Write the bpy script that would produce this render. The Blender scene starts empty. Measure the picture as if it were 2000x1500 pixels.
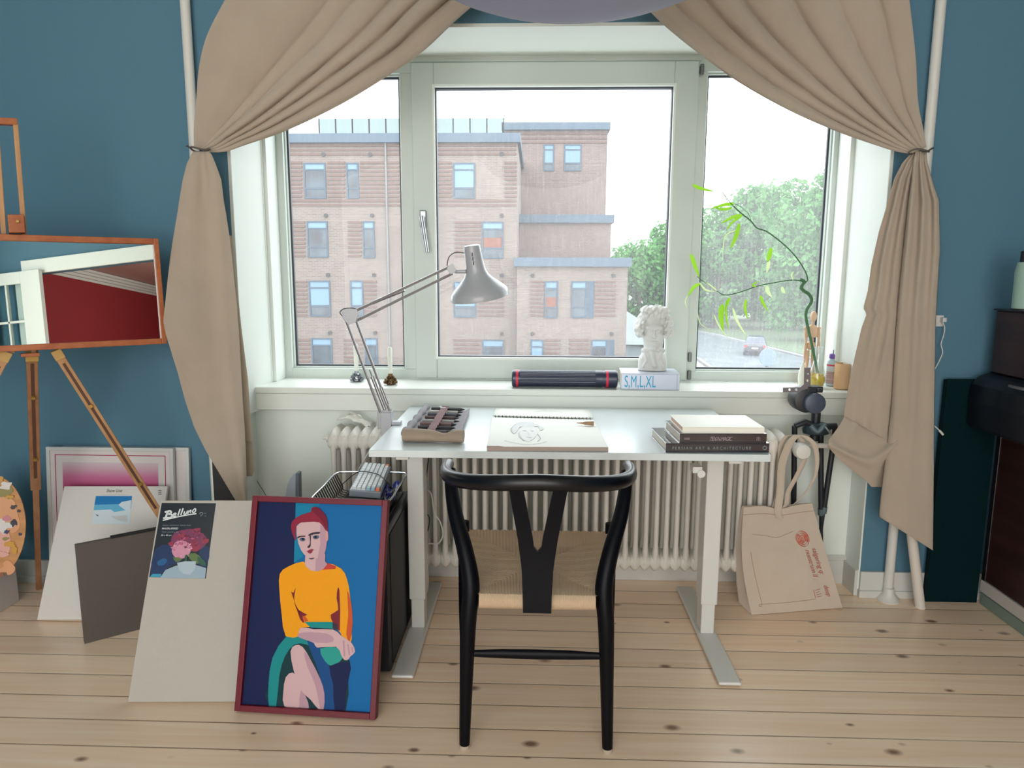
import bpy, bmesh, math, random
import numpy as np
from mathutils import Vector, Matrix
random.seed(7); np.random.seed(7)
S = bpy.context.scene
COL = S.collection
PI = math.pi

# ------------------------------------------------------------------ camera
FPX, CX, CY, CAMZ = 1388.0, 1000.0, 750.0, 1.254
def _n(v):
    v = np.array(v, float); return v / np.linalg.norm(v)
_dn = _n([968 - CX, 9650 - CY, FPX])                 # world down, in camera axes
_dy = _n([1047 - CX, 534 - CY, FPX]); _dy = _n(_dy - _dn * _dn.dot(_dy))
_dx = np.cross(_dn, _dy); _dx = _n(_dx if _dx[0] > 0 else -_dx)
RC = np.array([_dx, _dy, -_dn])                      # camera axes -> world axes
EYE = np.array([0, 0, CAMZ])
cam_d = bpy.data.cameras.new('camera'); cam_d.sensor_width = 36; cam_d.lens = 36 * FPX / 2000
cam_d.clip_start = .05; cam_d.clip_end = 500
cam = bpy.data.objects.new('camera', cam_d); COL.objects.link(cam)
_r, _u, _b = RC[:, 0], -RC[:, 1], -RC[:, 2]
cam.matrix_world = Matrix(((_r[0], _u[0], _b[0], 0), (_r[1], _u[1], _b[1], 0), (_r[2], _u[2], _b[2], CAMZ), (0, 0, 0, 1)))
S.camera = cam
def _ray(x, y): return RC @ np.array([(x - CX) / FPX, (y - CY) / FPX, 1.0])
def at(x, y, Y):                                     # the point of the place seen at x, y, on the vertical plane Y
    r = _ray(x, y); p = EYE + r * (Y / r[1]); return Vector(p)
def atz(x, y, z):                                    # ... on the level plane z
    r = _ray(x, y); return Vector(EYE + r * ((z - CAMZ) / r[2]))
def atx(x, y, X):
    r = _ray(x, y); return Vector(EYE + r * (X / r[0]))
def onp(x, y, o, n):                                 # ... on the plane through o with normal n
    r = _ray(x, y); o = np.array(o); n = np.array(n); return Vector(EYE + r * ((o - EYE).dot(n) / r.dot(n)))

# ------------------------------------------------------------------ sky, lights, exposure
w = bpy.data.worlds.new('overcast_sky'); S.world = w; w.use_nodes = True
bg = w.node_tree.nodes['Background']; bg.inputs[0].default_value = (0.93, 0.97, 1.0, 1); bg.inputs[1].default_value = 3.2
def area(name, loc, rot, sx, sy, power, col, portal=False):
    l = bpy.data.lights.new(name, 'AREA'); l.shape = 'RECTANGLE'; l.size = sx; l.size_y = sy; l.energy = power; l.color = col
    o = bpy.data.objects.new(name, l); o.location = loc; o.rotation_euler = rot; COL.objects.link(o)
    if portal: l.cycles.is_portal = True
    return o
area('window_portal', (.07, 3.10, 1.45), (-PI / 2, 0, 0), 2.45, 1.4, 1, (1, 1, 1), True)
area('rear_fill_light', (-.55, -3.15, 1.4), (PI / 2, 0, 0), 3.9, 2.5, 108, (1.0, .965, .93))  # unseen soft fill added behind the camera to brighten the room
area('red_room_fill_light', (4.6, .2, 1.5), (PI / 2, 0, PI), 1.4, 1.2, 40, (1.0, .97, .93))  # unseen lamp added to light the red room shown in the mirror
S.view_settings.view_transform = 'Standard'; S.view_settings.look = 'None'
S.view_settings.exposure = 0.68; S.view_settings.gamma = 1.0; S.view_settings.use_curve_mapping = False
S.cycles.max_bounces = 10; S.cycles.diffuse_bounces = 6; S.cycles.glossy_bounces = 4
S.cycles.transparent_max_bounces = 24; S.cycles.transmission_bounces = 6
S.cycles.caustics_reflective = False; S.cycles.caustics_refractive = False; S.cycles.sample_clamp_indirect = 6.0

# ------------------------------------------------------------------ materials
def lin(c):
    r = []
    for v in c[:3]:
        v = v / 255.0; r.append(v / 12.92 if v <= .04045 else ((v + .055) / 1.055) ** 2.4)
    return (*r, 1.0)
MATS = {}
def M(name, rgb, rough=.5, metal=0.0, bump=None, vary=None, coat=0.0, spec=None, sheen=0.0):
    if name in MATS: return MATS[name]
    m = bpy.data.materials.new(name); m.use_nodes = True; MATS[name] = m
    nt = m.node_tree; b = nt.nodes['Principled BSDF']
    b.inputs['Base Color'].default_value = lin(rgb); b.inputs['Roughness'].default_value = rough; b.inputs['Metallic'].default_value = metal
    if coat: b.inputs['Coat Weight'].default_value = coat; b.inputs['Coat Roughness'].default_value = .1
    if spec is not None: b.inputs['Specular IOR Level'].default_value = spec
    if sheen: b.inputs['Sheen Weight'].default_value = sheen
    tc = nt.nodes.new('ShaderNodeTexCoord')
    if bump:
        n = nt.nodes.new('ShaderNodeTexNoise'); n.inputs['Scale'].default_value = bump[0]; n.inputs['Detail'].default_value = 4
        mp = nt.nodes.new('ShaderNodeMapping'); mp.inputs['Scale'].default_value = bump[2] if len(bump) > 2 else (1, 1, 1)
        bp = nt.nodes.new('ShaderNodeBump'); bp.inputs['Strength'].default_value = bump[1]; bp.inputs['Distance'].default_value = .01
        nt.links.new(tc.outputs['Object'], mp.inputs[0]); nt.links.new(mp.outputs[0], n.inputs['Vector'])
        nt.links.new(n.outputs['Fac'], bp.inputs['Height']); nt.links.new(bp.outputs[0], b.inputs['Normal'])
    if vary:                                         # (second colour, scale, mapping scale)
        n = nt.nodes.new('ShaderNodeTexNoise'); n.inputs['Scale'].default_value = vary[1]; n.inputs['Detail'].default_value = 5
        mp = nt.nodes.new('ShaderNodeMapping'); mp.inputs['Scale'].default_value = vary[2] if len(vary) > 2 else (1, 1, 1)
        rp = nt.nodes.new('ShaderNodeValToRGB'); rp.color_ramp.elements[0].position = .35; rp.color_ramp.elements[1].position = .65
        rp.color_ramp.elements[0].color = lin(rgb); rp.color_ramp.elements[1].color = lin(vary[0])
        nt.links.new(tc.outputs['Object'], mp.inputs[0]); nt.links.new(mp.outputs[0], n.inputs['Vector'])
        nt.links.new(n.outputs['Fac'], rp.inputs[0]); nt.links.new(rp.outputs[0], b.inputs['Base Color'])
    return m
def mat_cloth(name, rgb, trans=.25, scale=900, var=None):
    m = bpy.data.materials.new(name); m.use_nodes = True; nt = m.node_tree; nt.nodes.clear()
    out = nt.nodes.new('ShaderNodeOutputMaterial'); d = nt.nodes.new('ShaderNodeBsdfDiffuse'); t = nt.nodes.new('ShaderNodeBsdfTranslucent')
    mx = nt.nodes.new('ShaderNodeMixShader'); mx.inputs[0].default_value = trans
    d.inputs[0].default_value = lin(rgb); t.inputs[0].default_value = lin(rgb); d.inputs[1].default_value = .6
    tc = nt.nodes.new('ShaderNodeTexCoord'); n = nt.nodes.new('ShaderNodeTexNoise'); n.inputs['Scale'].default_value = scale
    bp = nt.nodes.new('ShaderNodeBump'); bp.inputs['Strength'].default_value = .25; bp.inputs['Distance'].default_value = .001
    nt.links.new(tc.outputs['Object'], n.inputs['Vector']); nt.links.new(n.outputs['Fac'], bp.inputs['Height']); nt.links.new(bp.outputs[0], d.inputs['Normal'])
    if var:
        n3 = nt.nodes.new('ShaderNodeTexNoise'); n3.inputs['Scale'].default_value = 7; n3.inputs['Detail'].default_value = 2; n3.inputs['Distortion'].default_value = .8
        b3 = nt.nodes.new('ShaderNodeBump'); b3.inputs['Strength'].default_value = .45; b3.inputs['Distance'].default_value = .03
        nt.links.new(tc.outputs['Object'], n3.inputs['Vector']); nt.links.new(n3.outputs['Fac'], b3.inputs['Height']); nt.links.new(bp.outputs[0], b3.inputs['Normal']); nt.links.new(b3.outputs[0], d.inputs['Normal'])
        n2 = nt.nodes.new('ShaderNodeTexNoise'); n2.inputs['Scale'].default_value = 9; n2.inputs['Detail'].default_value = 3
        mxc = nt.nodes.new('ShaderNodeMixRGB'); mxc.inputs[1].default_value = lin(rgb); mxc.inputs[2].default_value = lin(var)
        nt.links.new(tc.outputs['Object'], n2.inputs['Vector']); nt.links.new(n2.outputs['Fac'], mxc.inputs[0])
        nt.links.new(mxc.outputs[0], d.inputs[0]); nt.links.new(mxc.outputs[0], t.inputs[0])
    nt.links.new(d.outputs[0], mx.inputs[1]); nt.links.new(t.outputs[0], mx.inputs[2]); nt.links.new(mx.outputs[0], out.inputs[0])
    return m
def mat_glass(name, tint=(1, 1, 1), haze=0.0, streak=0.0, gloss=.05, drops=False):
    m = bpy.data.materials.new(name); m.use_nodes = True; nt = m.node_tree; nt.nodes.clear()
    out = nt.nodes.new('ShaderNodeOutputMaterial'); tr = nt.nodes.new('ShaderNodeBsdfTransparent'); tr.inputs[0].default_value = (*tint, 1)
    gl = nt.nodes.new('ShaderNodeBsdfGlossy'); gl.inputs['Roughness'].default_value = .02
    mx = nt.nodes.new('ShaderNodeMixShader')
    lw = nt.nodes.new('ShaderNodeLayerWeight'); lw.inputs[0].default_value = .25
    ma = nt.nodes.new('ShaderNodeMath'); ma.operation = 'MULTIPLY_ADD'; ma.inputs[1].default_value = .12; ma.inputs[2].default_value = gloss
    nt.links.new(lw.outputs['Fresnel'], ma.inputs[0]); nt.links.new(ma.outputs[0], mx.inputs[0])
    nt.links.new(tr.outputs[0], mx.inputs[1]); nt.links.new(gl.outputs[0], mx.inputs[2]); last = mx
    if haze or streak:
        tl = nt.nodes.new('ShaderNodeBsdfTranslucent'); tl.inputs[0].default_value = (1, 1, 1, 1)
        m2 = nt.nodes.new('ShaderNodeMixShader'); m2.inputs[0].default_value = haze
        tc = nt.nodes.new('ShaderNodeTexCoord'); mp = nt.nodes.new('ShaderNodeMapping'); mp.inputs['Scale'].default_value = (130, 1, 9)
        n = nt.nodes.new('ShaderNodeTexNoise'); n.inputs['Scale'].default_value = 1.0; n.inputs['Detail'].default_value = 6
        rp = nt.nodes.new('ShaderNodeMapRange'); rp.inputs[1].default_value = .45; rp.inputs[2].default_value = .8; rp.inputs[3].default_value = haze; rp.inputs[4].default_value = haze + streak
        nt.links.new(tc.outputs['Object'], mp.inputs[0]); nt.links.new(mp.outputs[0], n.inputs['Vector']); nt.links.new(n.outputs['Fac'], rp.inputs[0])
        fac = rp.outputs[0]
        if drops:                                    # small rain drops
            mp2 = nt.nodes.new('ShaderNodeMapping'); mp2.inputs['Scale'].default_value = (170, 1, 95)
            vo = nt.nodes.new('ShaderNodeTexVoronoi'); vo.inputs['Scale'].default_value = 1.0
            lt = nt.nodes.new('ShaderNodeMath'); lt.operation = 'LESS_THAN'; lt.inputs[1].default_value = .16
            m3 = nt.nodes.new('ShaderNodeMath'); m3.operation = 'MULTIPLY_ADD'; m3.inputs[1].default_value = .13
            nt.links.new(tc.outputs['Object'], mp2.inputs[0]); nt.links.new(mp2.outputs[0], vo.inputs['Vector'])
            nt.links.new(vo.outputs['Distance'], lt.inputs[0]); nt.links.new(lt.outputs[0], m3.inputs[0]); nt.links.new(fac, m3.inputs[2]); fac = m3.outputs[0]
        nt.links.new(fac, m2.inputs[0]); nt.links.new(mx.outputs[0], m2.inputs[1]); nt.links.new(tl.outputs[0], m2.inputs[2]); last = m2
    nt.links.new(last.outputs[0], out.inputs[0])
    return m
def mat_floor():
    m = bpy.data.materials.new('pine_floor_boards'); m.use_nodes = True; nt = m.node_tree; b = nt.nodes['Principled BSDF']; L = nt.links.new
    def nd(t, **k):
        n = nt.nodes.new(t)
        for a, v in k.items(): setattr(n, a, v)
        return n
    def math_(op, a, bb=None, c=None):
        n = nd('ShaderNodeMath', operation=op)
        for i, v in enumerate((a, bb, c)):
            if v is None: continue
            if isinstance(v, (int, float)): n.inputs[i].default_value = v
            else: L(v, n.inputs[i])
        return n.outputs[0]
    tc = nd('ShaderNodeTexCoord'); sx = nd('ShaderNodeSeparateXYZ'); L(tc.outputs['Object'], sx.inputs[0])
    row = math_('MULTIPLY_ADD', sx.outputs['Y'], 1 / .1113, -2.026 / .1113)
    rid = math_('FLOOR', row); fr = math_('FRACT', row)
    wn = nd('ShaderNodeTexWhiteNoise', noise_dimensions='1D'); L(rid, wn.inputs['W'])
    off = math_('MULTIPLY', wn.outputs['Value'], 37.0)
    xs = math_('ADD', sx.outputs['X'], off)
    cv = nd('ShaderNodeCombineXYZ'); L(xs, cv.inputs[0]); L(sx.outputs['Y'], cv.inputs[1]); L(off, cv.inputs[2])
    mp = nd('ShaderNodeMapping'); mp.inputs['Scale'].default_value = (1.6, 42, 1); L(cv.outputs[0], mp.inputs[0])
    gn = nd('ShaderNodeTexNoise'); gn.inputs['Scale'].default_value = 1.0; gn.inputs['Detail'].default_value = 6; gn.inputs['Distortion'].default_value = .6; L(mp.outputs[0], gn.inputs['Vector'])
    rp = nd('ShaderNodeValToRGB'); e = rp.color_ramp.elements; e[0].position = .3; e[0].color = lin((246, 213, 182)); e[1].position = .7; e[1].color = lin((253, 230, 205)); L(gn.outputs['Fac'], rp.inputs[0])
    hs = nd('ShaderNodeHueSaturation'); L(rp.outputs[0], hs.inputs['Color'])
    L(math_('MULTIPLY_ADD', wn.outputs['Value'], .16, .9), hs.inputs['Value'])
    # knots
    mk = nd('ShaderNodeMapping'); mk.inputs['Scale'].default_value = (7.2, 12, 1); L(cv.outputs[0], mk.inputs[0])
    vo = nd('ShaderNodeTexVoronoi'); vo.inputs['Scale'].default_value = 1.0; L(mk.outputs[0], vo.inputs['Vector'])
    vc = nd('ShaderNodeSeparateColor'); L(vo.outputs['Color'], vc.inputs[0])
    has = math_('GREATER_THAN', vc.outputs[0], .25)
    rad = math_('MULTIPLY_ADD', vc.outputs[1], .10, .045)
    kd = math_('DIVIDE', vo.outputs['Distance'], rad)
    kf = nd('ShaderNodeMapRange'); kf.inputs[1].default_value = .55; kf.inputs[2].default_value = 1.5; kf.inputs[3].default_value = .85; kf.inputs[4].default_value = 0; L(kd, kf.inputs[0])
    kk = math_('MULTIPLY', kf.outputs[0], has)
    m1 = nd('ShaderNodeMixRGB'); m1.inputs[2].default_value = lin((96, 56, 30)); L(kk, m1.inputs[0]); L(hs.outputs[0], m1.inputs[1])
    # seams
    d = math_('MINIMUM', fr, math_('SUBTRACT', 1.0, fr))
    sm = nd('ShaderNodeMapRange'); sm.inputs[1].default_value = .010; sm.inputs[2].default_value = .026; sm.inputs[3].default_value = .85; sm.inputs[4].default_value = 0; L(d, sm.inputs[0])
    wn2 = nd('ShaderNodeTexNoise'); wn2.inputs['Scale'].default_value = 2.0; L(tc.outputs['Object'], wn2.inputs['Vector'])
    sf = math_('MULTIPLY', sm.outputs[0], math_('MULTIPLY_ADD', wn2.outputs['Fac'], 1.2, .25))
    m2 = nd('ShaderNodeMixRGB'); m2.inputs[2].default_value = lin((92, 56, 34)); L(sf, m2.inputs[0]); L(m1.outputs[0], m2.inputs[1])
    L(m2.outputs[0], b.inputs['Base Color'])
    bp = nd('ShaderNodeBump'); bp.inputs['Strength'].default_value = .5; bp.inputs['Distance'].default_value = .002; bp.invert = True; L(sf, bp.inputs['Height']); L(bp.outputs[0], b.inputs['Normal'])
    b.inputs['Roughness'].default_value = .34; b.inputs['Specular IOR Level'].default_value = .6; b.inputs['Coat Weight'].default_value = .25; b.inputs['Coat Roughness'].default_value = .22
    return m
def mat_wood(name, c1, c2, axis=0, rough=.45, sc=1.0):
    s = [45 * sc, 45 * sc, 45 * sc]; s[axis] = 3 * sc
    return M(name, c1, rough, vary=(c2, 1.0, tuple(s)))
def mat_brick(name, c1, c2, mortar, bands):
    m = bpy.data.materials.new(name); m.use_nodes = True; nt = m.node_tree; b = nt.nodes['Principled BSDF']; L = nt.links.new
    tc = nt.nodes.new('ShaderNodeTexCoord'); sp = nt.nodes.new('ShaderNodeSeparateXYZ'); cb = nt.nodes.new('ShaderNodeCombineXYZ')
    L(tc.outputs['Object'], sp.inputs[0]); L(sp.outputs[0], cb.inputs[0]); L(sp.outputs[2], cb.inputs[1])
    br = nt.nodes.new('ShaderNodeTexBrick'); br.inputs['Scale'].default_value = 1.0; br.inputs['Brick Width'].default_value = .30; br.inputs['Row Height'].default_value = .085
    br.inputs['Mortar Size'].default_value = .012; br.inputs['Color1'].default_value = lin(c1); br.inputs['Color2'].default_value = lin(c2); br.inputs['Mortar'].default_value = lin(mortar)
    L(cb.outputs[0], br.inputs['Vector'])
    ns = nt.nodes.new('ShaderNodeTexNoise'); ns.inputs['Scale'].default_value = .5; ns.inputs['Detail'].default_value = 5; L(tc.outputs['Object'], ns.inputs['Vector'])
    hv = nt.nodes.new('ShaderNodeHueSaturation'); L(br.outputs[0], hv.inputs['Color'])
    mr = nt.nodes.new('ShaderNodeMapRange'); mr.inputs[1].default_value = .3; mr.inputs[2].default_value = .7; mr.inputs[3].default_value = .9; mr.inputs[4].default_value = 1.1; L(ns.outputs['Fac'], mr.inputs[0]); L(mr.outputs[0], hv.inputs['Value'])
    L(hv.outputs[0], b.inputs['Base Color']); b.inputs['Roughness'].default_value = .9
    return m

WHITE = M('white_paint', (226, 232, 226), .45)
WFRAME = M('window_frame_paint', (200, 209, 203), .38)
BLUE = M('blue_wall_paint', (81, 122, 143), .75, bump=(220, .06))
BLACKP = M('black_plastic', (24, 26, 30), .4)
METAL = M('brushed_steel', (170, 172, 176), .35, metal=.9)
# ------------------------------------------------------------------ mesh helpers
class MB:
    def __init__(s): s.v = []; s.f = []; s.m = []
    def add(s, verts, faces, mi=0):
        k = len(s.v); s.v += [tuple(p) for p in verts]; s.f += [tuple(i + k for i in f) for f in faces]; s.m += [mi] * len(faces); return s
    def box(s, lo, hi, mi=0, mat=None):
        x0, y0, z0 = lo; x1, y1, z1 = hi
        v = [Vector(p) for p in ((x0, y0, z0), (x1, y0, z0), (x1, y1, z0), (x0, y1, z0), (x0, y0, z1), (x1, y0, z1), (x1, y1, z1), (x0, y1, z1))]
        if mat is not None: v = [mat @ p for p in v]
        return s.add(v, [(0, 3, 2, 1), (4, 5, 6, 7), (0, 1, 5, 4), (1, 2, 6, 5), (2, 3, 7, 6), (3, 0, 4, 7)], mi)
    def cbox(s, c, size, mi=0, mat=None):
        c = Vector(c); h = Vector(size) / 2; return s.box(c - h, c + h, mi, mat)
    def hexa(s, p, mi=0):                            # 4 lower + 4 upper points
        return s.add(p, [(0, 3, 2, 1), (4, 5, 6, 7), (0, 1, 5, 4), (1, 2, 6, 5), (2, 3, 7, 6), (3, 0, 4, 7)], mi)
    def prism(s, poly, d, mi=0):                     # polygon (3D points) extruded by vector d
        n = len(poly); d = Vector(d); a = [Vector(p) for p in poly]; b = [p + d for p in a]
        return s.add(a + b, [tuple(range(n - 1, -1, -1)), tuple(range(n, 2 * n))] + [(i, (i + 1) % n, n + (i + 1) % n, n + i) for i in range(n)], mi)
    def flat(s, poly, mi=0): return s.add(poly, [tuple(range(len(poly)))], mi)
    def tube(s, path, r, seg=10, mi=0, cap=True, closed=False, squash=None):
        P = [Vector(p) for p in path]; n = len(P)
        R = r if isinstance(r, (list, tuple)) else [r] * n
        T = []
        for i in range(n):
            a = P[(i - 1) % n] if (closed or i > 0) else P[i]; b = P[(i + 1) % n] if (closed or i < n - 1) else P[i]
            T.append((b - a).normalized())
        up = Vector((0, 0, 1)) if abs(T[0].z) < .9 else Vector((0, 1, 0))
        N = (up - T[0] * up.dot(T[0])).normalized(); vs = []
        for i in range(n):
            N = (N - T[i] * N.dot(T[i])); N = N.normalized() if N.length > 1e-6 else T[i].orthogonal().normalized()
            B = T[i].cross(N)
            q = squash or (1, 1)
            for k in range(seg):
                a = 2 * PI * k / seg; vs.append(P[i] + N * (R[i] * q[0] * math.cos(a)) + B * (R[i] * q[1] * math.sin(a)))
        fs = []
        for i in range(n if closed else n - 1):
            j = (i + 1) % n
            for k in range(seg):
                l = (k + 1) % seg; fs.append((i * seg + k, i * seg + l, j * seg + l, j * seg + k))
        if cap and not closed: fs += [tuple(range(seg - 1, -1, -1)), tuple((n - 1) * seg + k for k in range(seg))]
        return s.add(vs, fs, mi)
    def lathe(s, prof, o=(0, 0, 0), seg=24, mi=0, mat=None, cap=True):   # prof: (r, z)
        vs = []; o = Vector(o)
        for r, z in prof:
            for k in range(seg):
                a = 2 * PI * k / seg; p = Vector((r * math.cos(a), r * math.sin(a), z)); vs.append((mat @ p if mat is not None else p) + o)
        fs = [(i * seg + k, i * seg + (k + 1) % seg, (i + 1) * seg + (k + 1) % seg, (i + 1) * seg + k) for i in range(len(prof) - 1) for k in range(seg)]
        if cap: fs += [tuple(range(seg - 1, -1, -1)), tuple((len(prof) - 1) * seg + k for k in range(seg))]
        return s.add(vs, fs, mi)
    def cyl(s, a, b, r, seg=20, mi=0): return s.tube([a, b], r, seg, mi)
    def ell(s, c, r, seg=18, mi=0, mat=None):
        prof = [(math.sin(PI * i / 12), -math.cos(PI * i / 12)) for i in range(13)]
        sc = Matrix.Diagonal((r[0], r[1], r[2])); mm = (mat.to_3x3() @ sc) if mat is not None else sc
        prof[0] = (.02, -1); prof[-1] = (.02, 1)
        return s.lathe(prof, c, seg, mi, mm)
    def grid(s, P, mi=0):                            # P[i][j] points
        ni, nj = len(P), len(P[0]); vs = [p for row in P for p in row]
        return s.add(vs, [(i * nj + j, i * nj + j + 1, (i + 1) * nj + j + 1, (i + 1) * nj + j) for i in range(ni - 1) for j in range(nj - 1)], mi)
    def ribbon(s, path, wv, th=.0015, mi=0):         # strap along a path, wv: half-width vector or list
        P = [Vector(p) for p in path]; W = wv if isinstance(wv, list) else [wv] * len(P)
        a = []; b = []
        for i, p in enumerate(P):
            t = (P[min(i + 1, len(P) - 1)] - P[max(i - 1, 0)]).normalized(); n = t.cross(Vector(W[i]).normalized()).normalized() * th
            q = Vector(W[i]); a.append([p - q + n, p + q + n]); b.append([p - q - n, p + q - n])
        k = len(P); vs = []; fs = []
        for i in range(k): vs += [a[i][0], a[i][1], b[i][1], b[i][0]]
        for i in range(k - 1):
            for e in range(4): fs.append((i * 4 + e, i * 4 + (e + 1) % 4, i * 4 + 4 + (e + 1) % 4, i * 4 + 4 + e))
        fs += [(3, 2, 1, 0), tuple((k - 1) * 4 + e for e in range(4))]
        return s.add(vs, fs, mi)
    def build(s, name, mats, parent=None, smooth=False, bevel=0.0, seg=2, solid=0.0, sub=0, origin=None, angle=40):
        me = bpy.data.meshes.new(name)
        o = bpy.data.objects.new(name, me); COL.objects.link(o)
        base = Vector(origin) if origin is not None else Vector((0, 0, 0))
        if parent is not None:
            o.parent = parent; base = parent_world(parent) if origin is None else base
            o.location = base - parent_world(parent)
        else: o.location = base
        me.from_pydata([tuple(Vector(p) - base) for p in s.v], [], s.f)
        for m in (mats if isinstance(mats, (list, tuple)) else [mats]): me.materials.append(m)
        me.polygons.foreach_set('material_index', s.m)
        bm = bmesh.new(); bm.from_mesh(me); bmesh.ops.recalc_face_normals(bm, faces=bm.faces); bm.to_mesh(me); bm.free()
        if smooth:
            me.polygons.foreach_set('use_smooth', [True] * len(me.polygons))
            me.set_sharp_from_angle(angle=math.radians(angle))
        me.update()
        if bevel:
            b = o.modifiers.new('bevel', 'BEVEL'); b.width = bevel; b.segments = seg; b.limit_method = 'ANGLE'; b.angle_limit = math.radians(35)
        if solid:
            b = o.modifiers.new('solid', 'SOLIDIFY'); b.thickness = solid; b.offset = 0
        if sub:
            b = o.modifiers.new('sub', 'SUBSURF'); b.levels = sub; b.render_levels = sub
        return o
def parent_world(o):
    v = Vector((0, 0, 0))
    while o is not None: v = v + Vector(o.location); o = o.parent
    return v
def tag(o, label, cat, group=None, kind=None):
    if label: o['label'] = label
    if cat: o['category'] = cat
    if group: o['group'] = group
    if kind: o['kind'] = kind
    return o
def thing(name, label, cat, loc=(0, 0, 0), group=None):
    o = bpy.data.objects.new(name, None); o.empty_display_size = .05; COL.objects.link(o); o.location = loc
    return tag(o, label, cat, group)
def struct(o, label=None):
    o['kind'] = 'structure'
    if label: o['label'] = label
    return o
def copy_tree(o, parent=None):
    c = o.copy(); COL.objects.link(c)
    if parent is not None: c.parent = parent
    for ch in list(o.children): copy_tree(ch, c)
    return c
def smooth_path(P, n=8):
    P = [Vector(p) for p in P]; out = []
    for i in range(len(P) - 1):
        a = P[max(i - 1, 0)]; b = P[i]; c = P[i + 1]; d = P[min(i + 2, len(P) - 1)]
        for k in range(n):
            t = k / n; out.append(.5 * ((2 * b) + (c - a) * t + (2 * a - 5 * b + 4 * c - d) * t * t + (3 * b - a - 3 * c + d) * t ** 3))
    return out + [P[-1]]
def smooth_closed(P, n=4):
    P = [Vector(p) for p in P]; N = len(P); out = []
    for i in range(N):
        a, b, c, d = P[i - 1], P[i], P[(i + 1) % N], P[(i + 2) % N]
        for k in range(n):
            t = k / n; out.append(.5 * ((2 * b) + (c - a) * t + (2 * a - 5 * b + 4 * c - d) * t * t + (3 * b - a - 3 * c + d) * t ** 3))
    return out
def text(mb, body, size, frame, mi=0, sx=1.0, shear=0.0, align='LEFT', bold=0.0, spacing=1.0, depth=.0004):
    c = bpy.data.curves.new('t', 'FONT'); c.body = body; c.size = size; c.shear = shear; c.align_x = align; c.offset = bold; c.space_character = spacing; c.extrude = depth
    o = bpy.data.objects.new('t', c); COL.objects.link(o); bpy.context.view_layer.update()
    me = bpy.data.meshes.new_from_object(o.evaluated_get(bpy.context.evaluated_depsgraph_get()))
    mb.add([frame @ Vector((v.co.x * sx, v.co.y, v.co.z)) for v in me.vertices], [tuple(p.vertices) for p in me.polygons], mi)
    bpy.data.objects.remove(o); bpy.data.curves.remove(c); bpy.data.meshes.remove(me)
def frame_of(o, x, y):                               # matrix: local x, y along given world vectors, z = x cross y
    x = Vector(x).normalized(); z = x.cross(Vector(y)).normalized(); y = z.cross(x)
    return Matrix(((x.x, y.x, z.x, o[0]), (x.y, y.y, z.y, o[1]), (x.z, y.z, z.z, o[2]), (0, 0, 0, 1)))
def surface_net(f, lo, hi, h):
    xs, ys, zs = [np.arange(lo[i], hi[i] + h, h) for i in range(3)]
    X, Y, Z = np.meshgrid(xs, ys, zs, indexing='ij'); F = f(X, Y, Z); nx, ny, nz = F.shape
    acc = np.zeros((nx - 1, ny - 1, nz - 1, 3)); cnt = np.zeros((nx - 1, ny - 1, nz - 1))
    def corner(d): return F[d[0]:nx - 1 + d[0], d[1]:ny - 1 + d[1], d[2]:nz - 1 + d[2]]
    cs = [(i, j, k) for i in (0, 1) for j in (0, 1) for k in (0, 1)]
    for a in cs:
        for b in cs:
            if sum(abs(p - q) for p, q in zip(a, b)) == 1 and a < b:
                fa, fb = corner(a), corner(b); m = (fa < 0) != (fb < 0)
                t = np.where(m, fa / np.where(m, fa - fb, 1), 0)
                for ax in range(3): acc[..., ax] += np.where(m, a[ax] + t * (b[ax] - a[ax]), 0)
                cnt += m
    ok = cnt > 0; idx = -np.ones(ok.shape, int); idx[ok] = np.arange(ok.sum())
    I = np.argwhere(ok); V = (I + acc[ok] / cnt[ok][:, None]) * h + np.array(lo)
    faces = []
    for ax in range(3):
        sl0 = [slice(None)] * 3; sl1 = [slice(None)] * 3; sl0[ax] = slice(0, -1); sl1[ax] = slice(1, None)
        ch = (F[tuple(sl0)] < 0) != (F[tuple(sl1)] < 0)
        o1, o2 = [a for a in range(3) if a != ax]
        for p in np.argwhere(ch):
            if p[o1] < 1 or p[o2] < 1 or p[o1] >= ok.shape[o1] or p[o2] >= ok.shape[o2]: continue
            q = []
            for d1, d2 in ((0, 0), (1, 0), (1, 1), (0, 1)):
                r = list(p); r[o1] -= d1; r[o2] -= d2; q.append(int(idx[tuple(r)]))
            if min(q) >= 0: faces.append(tuple(q))
    return [tuple(v) for v in V], faces
def smin(a, b, k):
    h = np.clip(.5 + .5 * (b - a) / k, 0, 1); return b + (a - b) * h - k * h * (1 - h)
def s_ell(X, Y, Z, c, r):
    k0 = np.sqrt(((X - c[0]) / r[0]) ** 2 + ((Y - c[1]) / r[1]) ** 2 + ((Z - c[2]) / r[2]) ** 2); return (k0 - 1) * min(r)
def s_cap(X, Y, Z, a, b, r):
    a = np.array(a); b = np.array(b); d = b - a; t = np.clip(((X - a[0]) * d[0] + (Y - a[1]) * d[1] + (Z - a[2]) * d[2]) / d.dot(d), 0, 1)
    return np.sqrt((X - a[0] - t * d[0]) ** 2 + (Y - a[1] - t * d[1]) ** 2 + (Z - a[2] - t * d[2]) ** 2) - r
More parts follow.
